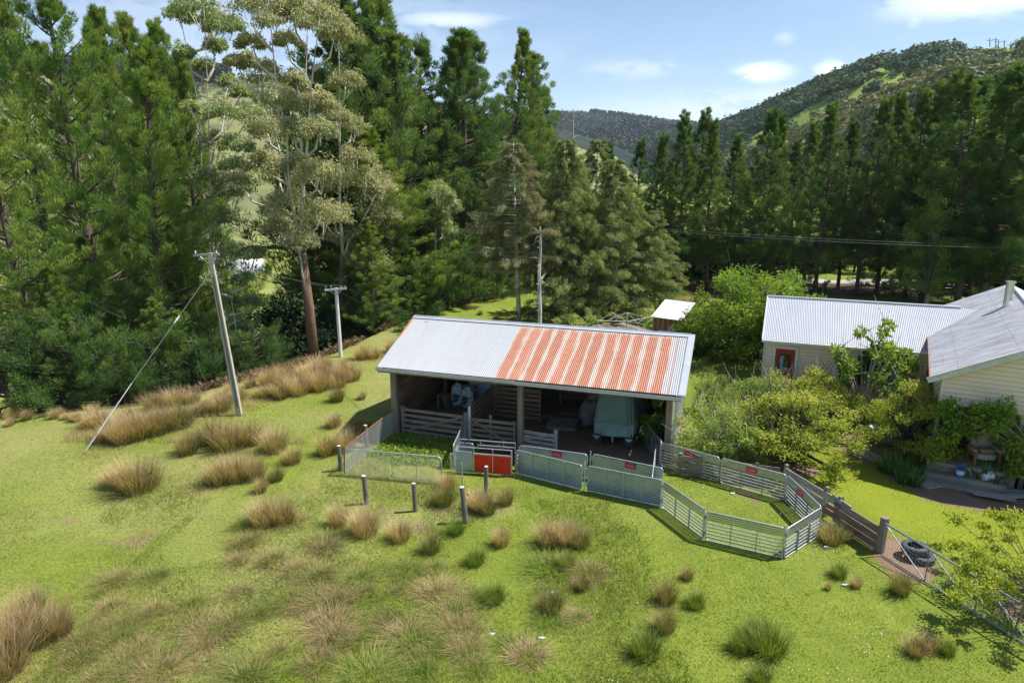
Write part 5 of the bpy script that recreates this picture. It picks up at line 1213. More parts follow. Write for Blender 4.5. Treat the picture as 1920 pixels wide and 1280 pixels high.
def shrub(seed,R=1.5,H=2.5,nst=7,ncl=26,n=130,lsz=.12,tb=.5,hang=.1,squash=.8,stem=.05,trunk=.0,asp=.5,shell=.3,cr=.36,low=.15,twigs=0,flatk=None):
    rng=np.random.default_rng(seed); rd=random.Random(seed); tm=MB(); C=[];Rr=[];T=[]
    st=(0,0,trunk)
    if trunk: tm.tube([(0,0,-.2),(.05,0,trunk)],[stem*2.2,stem*1.7],8)
    for i in range(ncl):
        a=rd.random()*6.28; rr=R*math.sqrt(rd.random())*.85; hh_=(low+(1-low)*rd.random()**.8)*(1-.55*(rr/R)**2)*H
        hh_=max(hh_,trunk*.7); c_=np.array([rr*math.cos(a),rr*math.sin(a),hh_]); C.append(c_); Rr.append(R*cr*rd.uniform(.6,1.2)); T.append(tb+rd.uniform(-.22,.22)+.12*(hh_/H-.5))
        md=(c_[0]*.45,c_[1]*.45,trunk+(hh_-trunk)*.6); tm.tube([st,md,tuple(c_)],[stem,stem*.6,stem*.2],5)
        for k in range(twigs):
            d=nrm(rng.normal(size=3)); d[2]=abs(d[2])+.2; tm.tube([tuple(c_),tuple(c_+d*R*.35),tuple(c_+d*R*.5+np.array([0,0,.1]))],[.018,.012,.005],3,cap=False)
    V_,ti=leafcloud(np.array(C),np.array(Rr),n,lsz,rng,np.array(T),hang=hang,shell=shell,asp=asp,squash=squash,flat=flatk)
    return tm,V_,ti
# ------------------------------------------------------------------ placing trees: (px of top, py of top, distance)
def tree_top(name,protos,k,px,py,dist,label,cat,group,Hp,rz=None,wide=1.0,zbase=None,seed=0,tilt=(0,0)):
    x,y,zt=YP(px,py,dist); z0=hs(x,y)-.2 if zbase is None else zbase
    s=(zt-z0)/Hp; 
    return plant(name,protos[k%len(protos)],(x,y,z0),label,cat,group,rz if rz is not None else (k*2.399+px)%6.28,(s*wide,s*wide,s),tilt=(math.sin(px*1.7)*.035,math.cos(px*2.3)*.035))
UND=[]
gL='pines on the slope behind the left crest'
left=[(-30,110,37,'bright bushy pine at the left frame edge, top below the skyline',1.25),
(100,-60,47,'tall thin-topped pine, second from the left frame edge, its top cut by the frame',1.1),
(170,60,60,'tall pine behind, showing between the two left frame-edge pines and the sky',1.0),
(238,78,41,'bright green pine with dense candle-like shoots left of the pale eucalypts',1.15),
(25,-40,60,'very tall pine behind the frame-edge pine, top out of frame',1.0),
(182,18,70,'far thin pine top against the sky, leftmost of three',1.0),(248,28,72,'far thin pine top against the sky, middle of three',1.0),(300,42,74,'far thin pine top against the sky, rightmost of three',1.0),
(330,95,66,'far pine just left of the first pale eucalypt',1.0),
(60,500,36,'low bright pine crown above the grassy crest at the far left',1.6),(150,445,42,'half-height pine in front of the gravel yard',1.3),(285,560,37,'low spreading pine just left of the tall concrete pole',1.7),(215,640,35,'small dense pine touching the grass crest left of the pole',1.8),(355,420,44,'dark pine behind the top of the tall concrete pole',1.3),
(-40,560,33,'low pine foliage at the extreme left above the crest',1.6),(330,585,38,'olive pine bough mass right of the stay wire',1.6),(110,590,34,'low green pine mass at the grass edge left of the stay wire',1.9)]
for i,(px,py,d,lab,w_) in enumerate(left): tree_top('pine_tree',PB_,i,px,py,d,lab,'pine tree',gL,28,wide=w_)
gM='tall pines in the middle behind the shed'
mid=[(612,-25,60,'dark pine rising behind the right side of the pale eucalypt'),(655,-40,58,'tall dark pine, top out of frame, right of the eucalypts'),(692,-15,62,'tall pine with top just out of frame, third from the eucalypts'),(726,5,66,'narrow pointed pine reaching the top of the frame in the middle group'),(748,62,60,'pine with twin rounded shoulders left of the middle group centre'),(786,58,66,'dark pine behind the twin-shouldered pine'),(822,84,70,'lower-topped pine in the dip of the middle skyline'),(872,58,66,'broad round-headed pine in the centre of the middle group'),(905,55,70,'pine with several tips right of the round-headed pine'),(955,58,72,'tall pointed pine at the right shoulder of the middle group'),(985,98,76,'dark pine just right of the pointed shoulder pine'),(1010,160,82,'pine stepping down toward the far ridge, upper one'),(1032,212,86,'pine stepping down toward the far ridge, lower one')]
for i,(px,py,d,lab) in enumerate(mid): tree_top('pine_tree',PM_,i,px,py,d,lab,'pine tree',gM,26,wide=1.05 if i in (3,9) else 1.4)
midlow=[(735,250,54,'bright-sided pine in front of the middle group, left part'),(800,330,58,'bushy half-height pine in the centre of the middle group'),(905,300,62,'dark half-height pine above the pasture slope'),(690,420,50,'low pine with drooping pads behind the white power pole'),(760,470,53,'low pine above the shed ridge, left of centre'),(865,440,60,'low pine above the pasture slope, right of the small eucalypt'),(960,360,66,'dense pine left of the thin larch-like trees'),(1065,290,78,'shaded pine behind the dead-topped conifer'),(930,430,68,'dark low pine at the right end of the crest'),(560,470,50,'dark pine in the gap behind the big eucalypt trunk')]
for i,(px,py,d,lab) in enumerate(midlow): tree_top('pine_tree',PB_ if i in(0,3,4) else PM_,i+1,px,py,d,lab,'pine tree',gM,27,wide=1.7)
gR='row of dark pines beyond the lawn on the right'
row=[(1140,268,70),(1195,262,71),(1228,254,68),(1290,208,66),(1313,205,70),(1345,228,67),(1375,252,71),(1425,206,66),(1470,216,67),(1500,262,72),(1535,230,69),(1567,198,64),(1603,222,68),(1650,186,64),(1692,176,65),(1728,215,68),(1745,168,62),(1790,152,60),(1818,148,64),(1858,128,56),(1885,140,60),(1918,118,55),(1960,95,54)]
for i,(px,d,s) in enumerate(((1150,76,1.0),(1215,75,.9),(1270,74,1.1),(1330,76,.9),(1385,75,1.0),(1440,77,.9),(1500,79,.7),(1650,86,.8),(1720,88,.9),(1790,70,.8),(1850,66,.9),(1905,64,.9))):
    UND.append((px,d,s))
ordn=['first','second','third','fourth','fifth','sixth','seventh','eighth','ninth','tenth','eleventh','twelfth','thirteenth','fourteenth','fifteenth','sixteenth','seventeenth','eighteenth','nineteenth','twentieth','twenty-first','twenty-second','last']
for i,(px,py,d) in enumerate(row): 
    wide=1.0 if i<17 else 1.35
    tree_top('pine_tree',PR_,i,px,py,d,ordn[i]+' dark pine from the left in the straight row beyond the lawn','pine tree',gR,20,wide=wide)
for i,(px,py,d) in enumerate(((1160,330,78),(1255,300,80),(1400,300,80),(1440,310,78),(1585,290,80),(1625,300,79),(1715,280,78),(1770,260,76),(1850,260,72))):
    tree_top('pine_tree',PR_,i+1,px,py,d,'dark pine filling a gap behind the straight row beyond the lawn','pine tree','pines filling the gaps behind the row',20)
# eucalypts
E1=[(470,20,45),(500,-15,50),(545,8,45),(575,-15,50),(600,30,42),(628,62,30),(470,75,24),(535,72,22),(440,112,18),(465,110,20),(490,135,34),(518,182,40),(555,150,24),(590,196,36),(612,190,25),(500,242,40),(548,240,26),(598,240,32),(520,322,48),(562,305,32),(600,322,42),(550,382,50),(602,402,46),(500,300,30),(560,450,35),(540,20,30),(440,330,26),(520,420,34)]
eucalypt('eucalypt_tree',G(588,662),E1,43,'large pale eucalypt with shaggy red-brown trunk left of the white power pole',L_euc,31,tr=.38)
E2=[(370,8,42),(398,40,30),(340,25,26),(428,45,28),(402,82,20),(380,122,20),(345,95,16),(422,205,36),(402,268,36),(440,268,30),(400,338,32),(432,352,32),(440,308,28),(372,330,26),(452,350,24),(412,402,28),(360,200,18),(430,150,16),(375,400,24),(470,210,24),(455,170,20)]
b2=YP(400,600,46); eucalypt('eucalypt_tree',(b2[0],46),E2,46,'slender grey-green eucalypt with white stems behind the tall concrete pole',L_eucg,32,tr=.3,bark1=barkeuc,fork=.3,tb0=.5)
E3=[(640,60,34),(648,150,32),(662,236,30),(632,215,22),(684,330,46),(704,382,46),(652,352,48),(622,402,38),(724,402,26),(690,492,42),(668,290,30),(650,440,34),(715,350,26)]
b3=YP(628,640,50); eucalypt('eucalypt_tree',(b3[0],50),E3,50,'tan-leaved eucalypt with a red-brown trunk just right of the largest eucalypt',L_euc,33,tr=.33,fork=.4,tb0=.6)
E4=[(825,360,26),(840,385,24),(815,400,24),(832,425,24),(820,345,14)]
b4=YP(812,560,56); eucalypt('eucalypt_tree',(b4[0],56),E4,56,'small pale eucalypt among the middle pines above the shed ridge',L_eucg,34,tr=.2,fork=.5,tb0=.55)
E5=[(440,470,30),(420,560,24),(445,610,22),(470,560,18),(400,520,22),(480,470,20),(455,520,20)]
b5=YP(445,690,40); eucalypt('eucalypt_tree',(b5[0],40),E5,40,'small grey-green sapling eucalypt just right of the tall concrete pole',L_eucg,35,tr=.12,fork=.4,tb0=.35,leafn=300)
# conifers behind the shed
gC='drooping conifers behind the shed'
tree_top('thin_conifer',PL_,0,975,262,49,'thin twiggy olive conifer with bare lower trunk, left of the white dead trunk','conifer',gC,14,zbase=0)
tree_top('thin_conifer',PL_,1,1040,330,51,'thin olive conifer standing just behind the white dead trunk','conifer',gC,15,zbase=0)
tree_top('drooping_conifer',PD_,0,1075,262,50,'olive drooping conifer below a bare dead leader against the far ridge','conifer',gC,15,zbase=0)
tree_top('drooping_conifer',PD_,1,1165,300,51,'widest drooping conifer, overhanging the small iron shed','conifer',gC,14,zbase=0,wide=1.12)
tree_top('drooping_conifer',PD_,2,1122,255,56,'drooping conifer behind the widest one, its tip against the far ridge','conifer',gC,16,zbase=0)
tree_top('drooping_conifer',PD_,1,1225,395,52,'low drooping conifer at the right, nearest the iron shed roof','conifer',gC,14,zbase=0,wide=1.15,rz=2.2)
x_,y_,z_=YP(1075,205,50); x0_,_,z0_=YP(1076,330,50); d_=z0_
m_=MB(); m_.tube([(0,0,0),(0,0,z_-d_)],[.12,.03],6)
for k in range(14):
    zz=(z_-d_)*(.1+.06*k); a=k*2.4; l=1.5*(1-k/15); m_.tube([(0,0,zz),(math.cos(a)*l,math.sin(a)*l,zz+.35*l)],[.03,.008],4,cap=False)
tt_=empty('dead_treetop',(x_,y_,d_),0,'bare dead spire of a conifer poking above the drooping conifers','dead tree'); m_.build('spire',barkgrey,tt_)
w0=YP(1011,600,43.5)[:2]; wt_=YP(1012,425,w0[1]); dt=empty('dead_tree',(*w0,0),0,'bare white branchless tree trunk with black marks rising behind the shed ridge','dead tree')
MB().tube([(0,0,-.2),(.05,0,wt_[2]*.3),(-.03,0,wt_[2]*.6),(.04,0,wt_[2]*.85),(0,0,wt_[2])],[.15,.125,.1,.075,.05],10).build('trunk',barkwhite,dt)
rdd=random.Random(8)
for k in range(22):
    zz=wt_[2]*(.3+.69*rdd.random()); a_=rdd.random()*6.28; l=rdd.uniform(.25,1.2); dz_=rdd.uniform(-.3,.35)
    MB().tube([(0,0,zz),(math.cos(a_)*l*.5,math.sin(a_)*l*.5,zz+dz_*.3+.08),(math.cos(a_)*l,math.sin(a_)*l,zz+dz_)],[.028,.016,.005],5,cap=False).build('dead_branch',barkwhite,dt)
# dark evergreen by the eucalypt and low trees along the crest
MDX=0
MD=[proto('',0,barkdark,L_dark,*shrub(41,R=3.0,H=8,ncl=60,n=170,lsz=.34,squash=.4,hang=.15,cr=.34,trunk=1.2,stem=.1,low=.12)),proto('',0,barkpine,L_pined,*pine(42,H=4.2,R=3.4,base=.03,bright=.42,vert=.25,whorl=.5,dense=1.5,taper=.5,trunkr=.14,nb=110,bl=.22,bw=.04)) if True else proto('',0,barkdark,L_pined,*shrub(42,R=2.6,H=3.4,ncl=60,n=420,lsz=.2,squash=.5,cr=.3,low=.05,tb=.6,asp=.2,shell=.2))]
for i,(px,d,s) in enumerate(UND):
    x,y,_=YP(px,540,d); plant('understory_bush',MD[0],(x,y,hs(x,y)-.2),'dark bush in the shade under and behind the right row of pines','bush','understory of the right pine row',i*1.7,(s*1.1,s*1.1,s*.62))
def shr(name,pm,px,py,label,cat,sc=(1,1,1),rz=0,z=None,xy=None,group=None,tilt=(0,0)):
    p=G(px,py) if xy is None else xy; z=hs(*p)-.05 if z is None else z
    return plant(name,pm,(p[0],p[1],z),label,cat,group,rz,sc,tilt=tilt)
def shd(name,pm,px,py,d,label,cat,sc=(1,1,1),rz=0,group=None):
    x,y,_=YP(px,py,d); return plant(name,pm,(x,y,hs(x,y)-.1),label,cat,group,rz,sc)
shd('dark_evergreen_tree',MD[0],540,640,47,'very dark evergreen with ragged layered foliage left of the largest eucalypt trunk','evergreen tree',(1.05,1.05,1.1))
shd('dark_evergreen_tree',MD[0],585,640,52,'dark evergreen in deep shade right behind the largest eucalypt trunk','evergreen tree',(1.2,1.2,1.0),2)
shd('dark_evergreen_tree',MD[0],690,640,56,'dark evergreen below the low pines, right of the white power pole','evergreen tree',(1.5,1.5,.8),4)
for i,(px,py,d,s,lab) in enumerate(((300,700,37,1.1,'round green bush on the crest left of the tall concrete pole'),(450,650,39,.9,'green bush on the crest right of the tall concrete pole'),(120,745,33,1.0,'dark bush at the grass edge at the far left'),(20,755,32.5,1.1,'dark bush in the left corner above the crest'),(700,590,52,1.25,'broad green bush right of the white power pole'),(765,570,55,1.2,'rounded green bush above the left end of the shed ridge'),(850,560,58,1.1,'round-headed green bush above the shed ridge'),(905,550,63,1.0,'green bush at the top of the pasture slope'),(385,690,37,.9,'low dark bush behind the foot of the tall concrete pole'),(225,735,34,.8,'small bush in the dark edge behind the stay wire'),(510,640,43,.7,'olive bush below the valley pasture gap'))):
    shd('evergreen_bush',MD[1],px,py,d,lab,'bush',(s,s,s),i*1.3,'bushes along the forest edge')
# broadleaf garden trees
G1=proto('',0,barkdark,L_bright,*shrub(51,R=4.2,H=6.4,ncl=70,n=230,lsz=.2,trunk=.8,stem=.12,cr=.24,low=.1,squash=.75,shell=.35,twigs=1))
shr('leafy_garden_tree',G1,1415,672,'large bright green leafy tree beside the left end of the cottage wing','tree',(1.0,1.0,1.0))
shr('leafy_garden_tree',G1,1350,665,'smaller yellow-green leafy bush leaning left of the large leafy tree','tree',(.6,.6,.62),2.0)
G2=proto('',0,barkgrey,L_orch,*shrub(52,R=2.6,H=3.7,ncl=70,n=170,lsz=.13,trunk=.5,stem=.04,cr=.19,low=.05,shell=.2,twigs=1))
shr('orchard_tree',G2,1345,862,'tangled twiggy fruit tree against the right end of the big shed','tree',(.8,.8,.72))
shr('orchard_tree',G2,1418,815,'twiggy fruit tree in front of the red door of the wing','tree',(.7,.7,.8),1.6)
shr('orchard_tree',G2,1335,775,'thin fruit tree between the shed roof edge and the lawn','tree',(.4,.4,.55),3.1)
G3=proto('',0,barkdark,L_yel,*shrub(53,R=2.5,H=3.0,ncl=90,n=230,lsz=.1,trunk=.7,stem=.07,cr=.22,low=.25,squash=.4,shell=.2,twigs=1,flatk=2.5))
shr('ornamental_maple',G3,1487,868,'low spreading yellow-green maple on the lawn beside the plank fence','maple',(1.02,1.02,1.0))
shr('ornamental_maple',G3,1520,800,'feathery tan-green maple crown behind the low spreading maple','maple',(.9,.9,.9),2.2)
shr('ornamental_maple',G3,1698,868,'golden-leaved maple beside the green porch post','maple',(.78,.78,1.12),4.0)
G4=proto('',0,barkgrey,L_bright,*shrub(54,R=2.3,H=5.2,ncl=34,n=60,lsz=.24,trunk=.3,stem=.035,cr=.13,low=.4,shell=.2,twigs=1,tb=.5))
shr('young_cherry_tree',G4,1612,800,'sparse young tree with clustered dark leaves in front of the wing roof','tree',(1,1,1))
G5=proto('',0,barkgrey,L_orch,*shrub(55,R=1.3,H=2.6,ncl=34,n=150,lsz=.12,cr=.32,low=.1,tb=.62))
shr('garden_shrub',G5,1682,775,'upright green shrub below the dark blue window of the wing','shrub',(1.1,1.1,1.15))
shr('garden_shrub',G5,1725,775,'darker shrub in the corner between wing and cottage','shrub',(.9,.9,1.0),2)
shr('garden_shrub',G5,1592,790,'low shrub in the bed at the foot of the young cherry tree','shrub',(.9,.9,.6),1)
shr('garden_shrub',G5,1100,622,'round pale green shrub above the middle of the shed ridge','shrub',(1.1,1.1,.7),1,xy=(5.3,45))
shr('garden_shrub',G5,1040,622,'feathery shrub right of the white dead trunk','shrub',(1.5,1.5,.8),3,xy=(3.4,47))
shr('garden_shrub',G5,1240,632,'dense shrub under the widest drooping conifer','shrub',(1.6,1.6,.7),4,xy=(8.5,49))
G6=proto('',0,barkdark,L_blue,*shrub(56,R=1.6,H=1.6,ncl=34,n=160,lsz=.11,cr=.3,low=.1))
shr('blue_flowering_shrub',G6,1255,640,'blue-violet flowering shrub in front of the small iron shed','shrub',(1,1,1),xy=(9.6,41.5))
shr('leafy_garden_tree',G1,0,0,'dark leafy shrub between the blue flowering shrub and the lawn','tree',(.35,.35,.4),3,xy=(11.2,42.5))
# pampas-like clump behind
for ch in (shrub(77,R=.8,H=1.9,ncl=24,n=160,lsz=.13,cr=.36,low=.1),):
    a=ch[0].mesh('stems'); a.materials.append(barkdark); link('stems',a,None,SHED_BUSH); link('crown',npmesh('crown',ch[1],4,ch[2],L_bright),None,SHED_BUSH)
# fine-leaved tree in front of the right row (paler)
G7=proto('',0,barkgrey,L_orch,*shrub(57,R=2.9,H=11,ncl=90,n=230,lsz=.17,trunk=1.5,stem=.1,cr=.26,low=.12,shell=.25,tb=.55,hang=.5))
x,y,z=YP(1765,365,57); plant('birch_tree',G7,(x,y,0),'paler upright birch-like tree standing in front of the right end of the pine row','tree',None,.5,(z/10.2*1.05,z/10.2*1.05,z/10.2))
# golden foliage glimpsed between the pines
G8=proto('',0,barkgrey,L_gold,*shrub(58,R=3.0,H=7,ncl=30,n=120,lsz=.22,trunk=1.0,cr=.26,low=.2))
shd('golden_tree',G8,1610,540,84,'golden-yellow tree glimpsed between the trunks of the right pine row','tree',(1.2,1.2,1.6))
shd('golden_tree',G8,1830,520,84,'golden-yellow tree glimpsed behind the right end of the pine row','tree',(1.1,1.1,1.4),2)
# vine over the gable
rngv=np.random.default_rng(60); C=[];R_=[];T_=[]
for k in range(75):
    u_=rngv.random(); xx=.6+u_*4.4; zc=2.58-.25*abs(u_-.35)*4+rngv.normal()*.32-(.9*max(0,u_-.55)*rngv.random()*2.2)
    if u_>.5: zc-=rngv.random()*1.1
    C.append((xx,yw-.3-rngv.random()*.35,zc)); R_.append(.26+rngv.random()*.16); T_.append(.5+rngv.normal()*.14)
V_,ti=leafcloud(np.array(C),np.array(R_),150,.15,rngv,np.array(T_),hang=.5,shell=.2,asp=.6)
vn=empty('climbing_vine',HP(3.6,-.25,0),HT,'leafy green climber draped over the porch opening and the gable wall','climber')
tm=MB(); tm.tube([(0,0,-.1),(-.05,-.05,1.2),(.15,.05,2.2)],[.16,.12,.07],8)
for k in range(12): c_=C[k*6]; tm.tube([(.05,0,1.5),((c_[0]-3.6)*.5,-.1,2.1),(c_[0]-3.6,c_[1]+.25,c_[2])],[.05,.03,.012],5)
tm.build('stem',barkgrey,vn,smooth=True); o=link('foliage',npmesh('foliage',V_-np.array([3.6,-.25,0]),4,ti,L_bright),None,vn)
# nearby yellow-green branches at the lower right
rngv=np.random.default_rng(61); C=[];R_=[];T_=[]; bt=G(1965,1190); tm=MB(); e=empty('spreading_shrub',(*bt,0),0,'yellow-green spreading shrub reaching in over the wire gate from the right frame edge','shrub')
tm.tube([(0,0,-.1),(-.2,.2,.9)],[.1,.08],8)
for k in range(46):
    px_=1790+rngv.random()*190; py_=955+rngv.random()*165+ (px_-1790)*.0; h=.75+rngv.random()*.9-(1960-px_)*.0015
    if px_<1850 and py_<1000 and rngv.random()<.6: continue
    p=G(px_,py_,h); c_=np.array([p[0]-bt[0],p[1]-bt[1],h]); C.append(c_); R_.append(.16+rngv.random()*.16); T_.append(.5+rngv.normal()*.15)
    tm.tube([(-.2,.2,.9),tuple(c_*.5+np.array([-.1,.1,.55])),tuple(c_)],[.018,.01,.004],5)
V_,ti=leafcloud(np.array(C),np.array(R_)*1.25,230,.08,rngv,np.array(T_),hang=.0,shell=.1,asp=.6,squash=.45)
tm.build('stems',barkdark,e); link('crown',npmesh('crown',V_,4,ti,L_yel),None,e)
# strap-leaved clumps
def strap(seed,n,R,H,m,w=.05,bend=.5,tb=.5,seg=3,sp=.4):
    rng=np.random.default_rng(seed); a=rng.random(n)*2*PI; r=R*np.sqrt(rng.random(n)); P=np.stack([r*np.cos(a),r*np.sin(a),np.full(n,-.03)],1)
    lean=sp*(r/R)*(.5+rng.random(n))+rng.random(n)*.12; az=a+rng.normal(size=n)*.7; L=H*(.55+.55*rng.random(n))
    sd=np.stack([-np.sin(az),np.cos(az),np.zeros(n)],1)*(w/2); out=np.stack([np.cos(az),np.sin(az),np.zeros(n)],1); V_=[];ti=[];tv=np.clip(tb+rng.normal(size=n)*.2,0,1)
    prev=P; cur=P
    hz0=0;ho=0
    pts=[P]
    for k in range(1,seg+1):
        f=k/seg; o_=out*((lean*f+bend*lean*f*f)*L)[:,None]; zz=np.zeros_like(P); zz[:,2]=L*(f-.35*lean*f*f); pts.append(P+o_+zz)
    W=[1,.9,.6,0] if seg==3 else [1,.7,0]
    for k in range(seg):
        a0,a1=pts[k],pts[k+1]; s0,s1=sd*W[k],sd*max(W[k+1],.04)
        V_.append(np.stack([a0-s0,a0+s0,a1+s1,a1-s1],1)); ti.append(np.clip(tv+.34*(k-seg/2+.5),0,1))
    return npmesh('leaves',np.concatenate(V_).reshape(-1,3),4,np.concatenate(ti),m)
IR=[strap(s,150,.42,.85,L_iris,.05,.6,.5) for s in (1,2)]
for i,(px,py,s,lab) in enumerate(((1672,885,1.0,'green strap-leaved clump in front of the wooden bench'),(1703,905,.9,'green strap-leaved clump at the edge of the garden path'),(1850,905,1.35,'tall strap-leaved clump beside the porch steps, above the board pile'))):
    p=G(px,py); e=empty('strap_leaf_plant',(*p,0),i,lab,'plant','strap-leaved plants by the cottage'); e.scale=(s,s,s); link('leaves',IR[i%2],None,e)
p=G(1650,700,0); e=empty('silver_spiky_plant',WP(5.2,-.6,0),0,'silvery spiky plant below the wing windows','plant'); e.scale=(1.1,1.1,1.5); link('leaves',strap(9,180,.3,1.1,leafmat('silver_leaves',[(0,(.2,.26,.2)),(1,(.5,.55,.48))]),.03,.9,.5,sp=.7),None,e)
# ------------------------------------------------------------------ rush tussocks
TB=[strap(s,600,.3,.78,L_rush,.0115,.5,.66,2,.42) for s in (11,12,13)]
TM=[strap(s,600,.3,.72,L_rush,.0115,.5,.28,2,.48) for s in (14,15)]
TG=[strap(s,560,.32,.6,L_rushg,.012,.5,.4,2,.5) for s in (16,17,18)]
TL=[strap(s,480,.42,.5,L_rush if s%2 else L_rushg,.011,.7,.5,2,.95) for s in (21,22,23,24)]
def tus(px,py,h,kind,label,grp=None,wd=1.0):
    """px,py foot; h in photo pixels tall"""
    p=G(px,py); z=hs(*p); 
    for _ in range(3): p=G(px,py,z); z=hs(*p)
    hm=h/CF*math.hypot(p[1],CH)*1.06; s=hm/(.72 if kind=='b' else .66 if kind=='m' else .56)*.76; wd*=.82*(1+.18*math.sin(px*3.1))
    pr={'b':TB,'m':TM,'g':TG}[kind]
    if grp==lowg: pr=TL; s*=.9; wd*=1.25
    i=int(px*7+py)%len(pr)
    e=empty('rush_tussock',(p[0],p[1],z),(px*.37)%6.28,label,'rush tussock',grp or 'rush tussocks in the field'); e.scale=(s*wd,s*wd,s); link('leaves',pr[i],None,e)
lowg='low mixed tufts across the lower left field'
for a in ((232,828,70,'b','tall tan rush tussock at the left end of the belt beside the stay wire'),(262,820,72,'b','tan rush tussock second from the left in the belt beside the stay wire'),(298,812,68,'b','large tan rush tussock behind the bare grass, left of the tall pole'),(335,800,60,'m','tan rush tussock midway between the stay wire and the tall pole'),(352,850,58,'m','green-based tussock below and left of the tall pole'),(262,918,88,'b','tall brown tussock in the middle of the left slope'),(215,910,50,'b','smaller brown tussock left of the tall brown tussock on the left slope'),(395,830,68,'m','broad tussock just left of the foot of the tall pole'),(430,840,70,'m','broad green-brown tussock right in front of the tall pole foot'),(470,832,60,'m','tussock right of the tall pole foot'),(515,845,62,'b','pale brown tussock right of the tall pole, second out'),(548,868,42,'b','small brown tussock at the right end of the clumps below the pole'),(412,905,62,'b','wide brown tussock below the tall pole, left half'),(445,900,70,'b','wide brown tussock below the tall pole, centre'),(478,898,62,'b','wide brown tussock below the tall pole, right half'),(518,900,38,'m','small tussock right of the wide brown clumps'),(490,922,38,'b','small brown tussock below the wide brown clumps'),(495,982,64,'b','brown tussock left of the round posts, upper of a pair'),(530,980,58,'b','brown tussock left of the round posts, right of a pair'),
(525,745,46,'b','brown tussock on the slope left of the shed'),(560,738,50,'b','large tan tussock on the slope behind the grass, left of the shed'),(598,728,50,'b','tan tussock on the slope below the white pole'),(640,700,34,'b','tan tussock right below the white pole'),(632,752,40,'m','dark-based tussock halfway between white pole and shed'),(678,748,22,'b','small brown tuft close to the left gable of the shed'),(612,852,52,'b','brown tussock left of the chain-link gates'),(648,845,60,'b','brown tussock behind the rusty chain-link gate'),(675,812,44,'m','dark tussock in the shade by the left shed post'),(625,800,34,'b','small brown tussock above the chain-link gates'),(735,660,36,'b','tan tussock at the left gable end of the shed roof'),(700,672,30,'b','low tan tussock left of the shed gable'),
(634,985,58,'b','dark brown tussock left of the first round post'),(684,1000,70,'b','tall brown tussock around the foot of the first round post'),(750,1012,52,'b','pale brown tussock left of the middle round post'),(808,1035,48,'m','green-brown tussock below the middle round post'),(832,945,48,'m','green-based tussock right of the chain-link gate'),(838,915,40,'b','brown tussock touching the end of the chain-link gate'),(855,1000,36,'g','green tussock at the foot of the leaning round post'),(898,955,52,'b','brown tussock left of the post by the red gate'),(912,962,46,'m','brown tussock below the post by the red gate'),(948,945,42,'m','tussock below the start of the sheeted race'),(940,1022,50,'b','upright brown tussock alone in the grass below the race'),
(1028,1020,54,'b','left tussock of the three in a clump in mid field'),(1060,1018,58,'b','middle tussock of the three in a clump in mid field'),(1085,1022,44,'m','right tussock of the three in a clump in mid field'),(1062,1060,34,'g','low green tussock just below the mid-field clump'),(890,1055,36,'g','green tussock in the middle of the lower field'),(925,1125,40,'g','green-brown tussock below the middle green one'),(1032,1142,44,'m','dark tussock with a white scrap beside it'),(1090,1105,36,'m','thin brown tussock right of the dark tussock'),
(1248,1128,58,'m','dark tussock at the left of the cluster below the round pen'),(1288,1085,26,'m','small brown tussock at the top of the cluster below the round pen'),(1302,1135,34,'g','green tussock at the right of the cluster below the round pen'),(1246,1182,56,'m','rounded tussock directly below the cluster near the round pen'),(1208,1226,58,'g','green tussock lowest in the cluster below the round pen'),(1388,1218,50,'g','green tussock, left part of the ring-shaped clump'),(1440,1222,62,'g','large green tussock, right part of the ring-shaped clump'),(1415,1190,40,'g','green tussock, upper part of the ring-shaped clump'),(1425,1275,36,'g','green tussock at the lower frame edge below the ring-shaped clump'),
(1555,1015,44,'m','straw-green tussock against the outside of the plank fence'),(1575,1008,40,'g','green tussock under the plank fence beside the straw-green one'),(1572,1080,34,'g','green tussock alone between the pen and the wire gate'),(1605,1100,28,'b','low tan tussock right of the lone green tussock'),(1686,1112,52,'m','brown tussock just outside the wire gate near the tyres'),(1552,1105,18,'b','low tan tuft left of the two in front of the fence'),(1740,1215,40,'b','straw tussock near the lower right corner'),(1775,1225,34,'g','green tussock near the lower right corner'),(1715,1225,36,'m','tan-green tussock, left of the pair near the lower right corner'),
(930,603,22,'b','brown tussock on the pasture slope above the shed ridge, largest'),(962,605,18,'b','brown tussock right of the largest on the pasture slope'),(900,590,12,'m','tiny tussock on the pasture slope'),
(1272,575,36,'b','tall orange-brown grass clump behind the small iron shed, left'),(1295,575,36,'b','tall orange-brown grass clump behind the small iron shed, right'),
(30,1215,110,'b','large brown tussock in the lower left corner'),(80,1200,95,'b','large brown tussock second from the lower left corner'),(5,1260,110,'b','large brown tussock cut by the left frame edge'),(115,1190,70,'b','brown tussock at the right of the big lower left group'),(55,1150,60,'b','brown tussock at the top of the big lower left group')):
    tus(*a)
rdt=random.Random(5); lowg='low mixed tufts across the lower left field'
for i in range(150):
    px=rdt.uniform(150,1130); py=rdt.uniform(960,1275)
    if px>650 and py<1060: continue
    if px>900 and rdt.random()<.6: continue
    if px<420 and py<1060: continue
    k=rdt.choice('bbmggg' if px<600 else 'mggg'); h=rdt.uniform(18,36)*(.6+py/2600)
    tus(px,py,h,k,'low rush tuft among many across the lower left field',lowg,wd=rdt.uniform(1.1,1.6))
bg_='tan rush tufts in the belt along the crest'
for i in range(34):
    f=rdt.random(); px=180+f*520; py=815-f*125+rdt.uniform(-22,20); 
    tus(px,py,rdt.uniform(26,46),'b','tan rush tuft in the crowded belt along the left crest',bg_,wd=rdt.uniform(.9,1.4))
for i in range(14): tus(rdt.uniform(0,220),rdt.uniform(775,800)+0,rdt.uniform(14,30),'b','short tan tuft on the bare left crest',bg_)
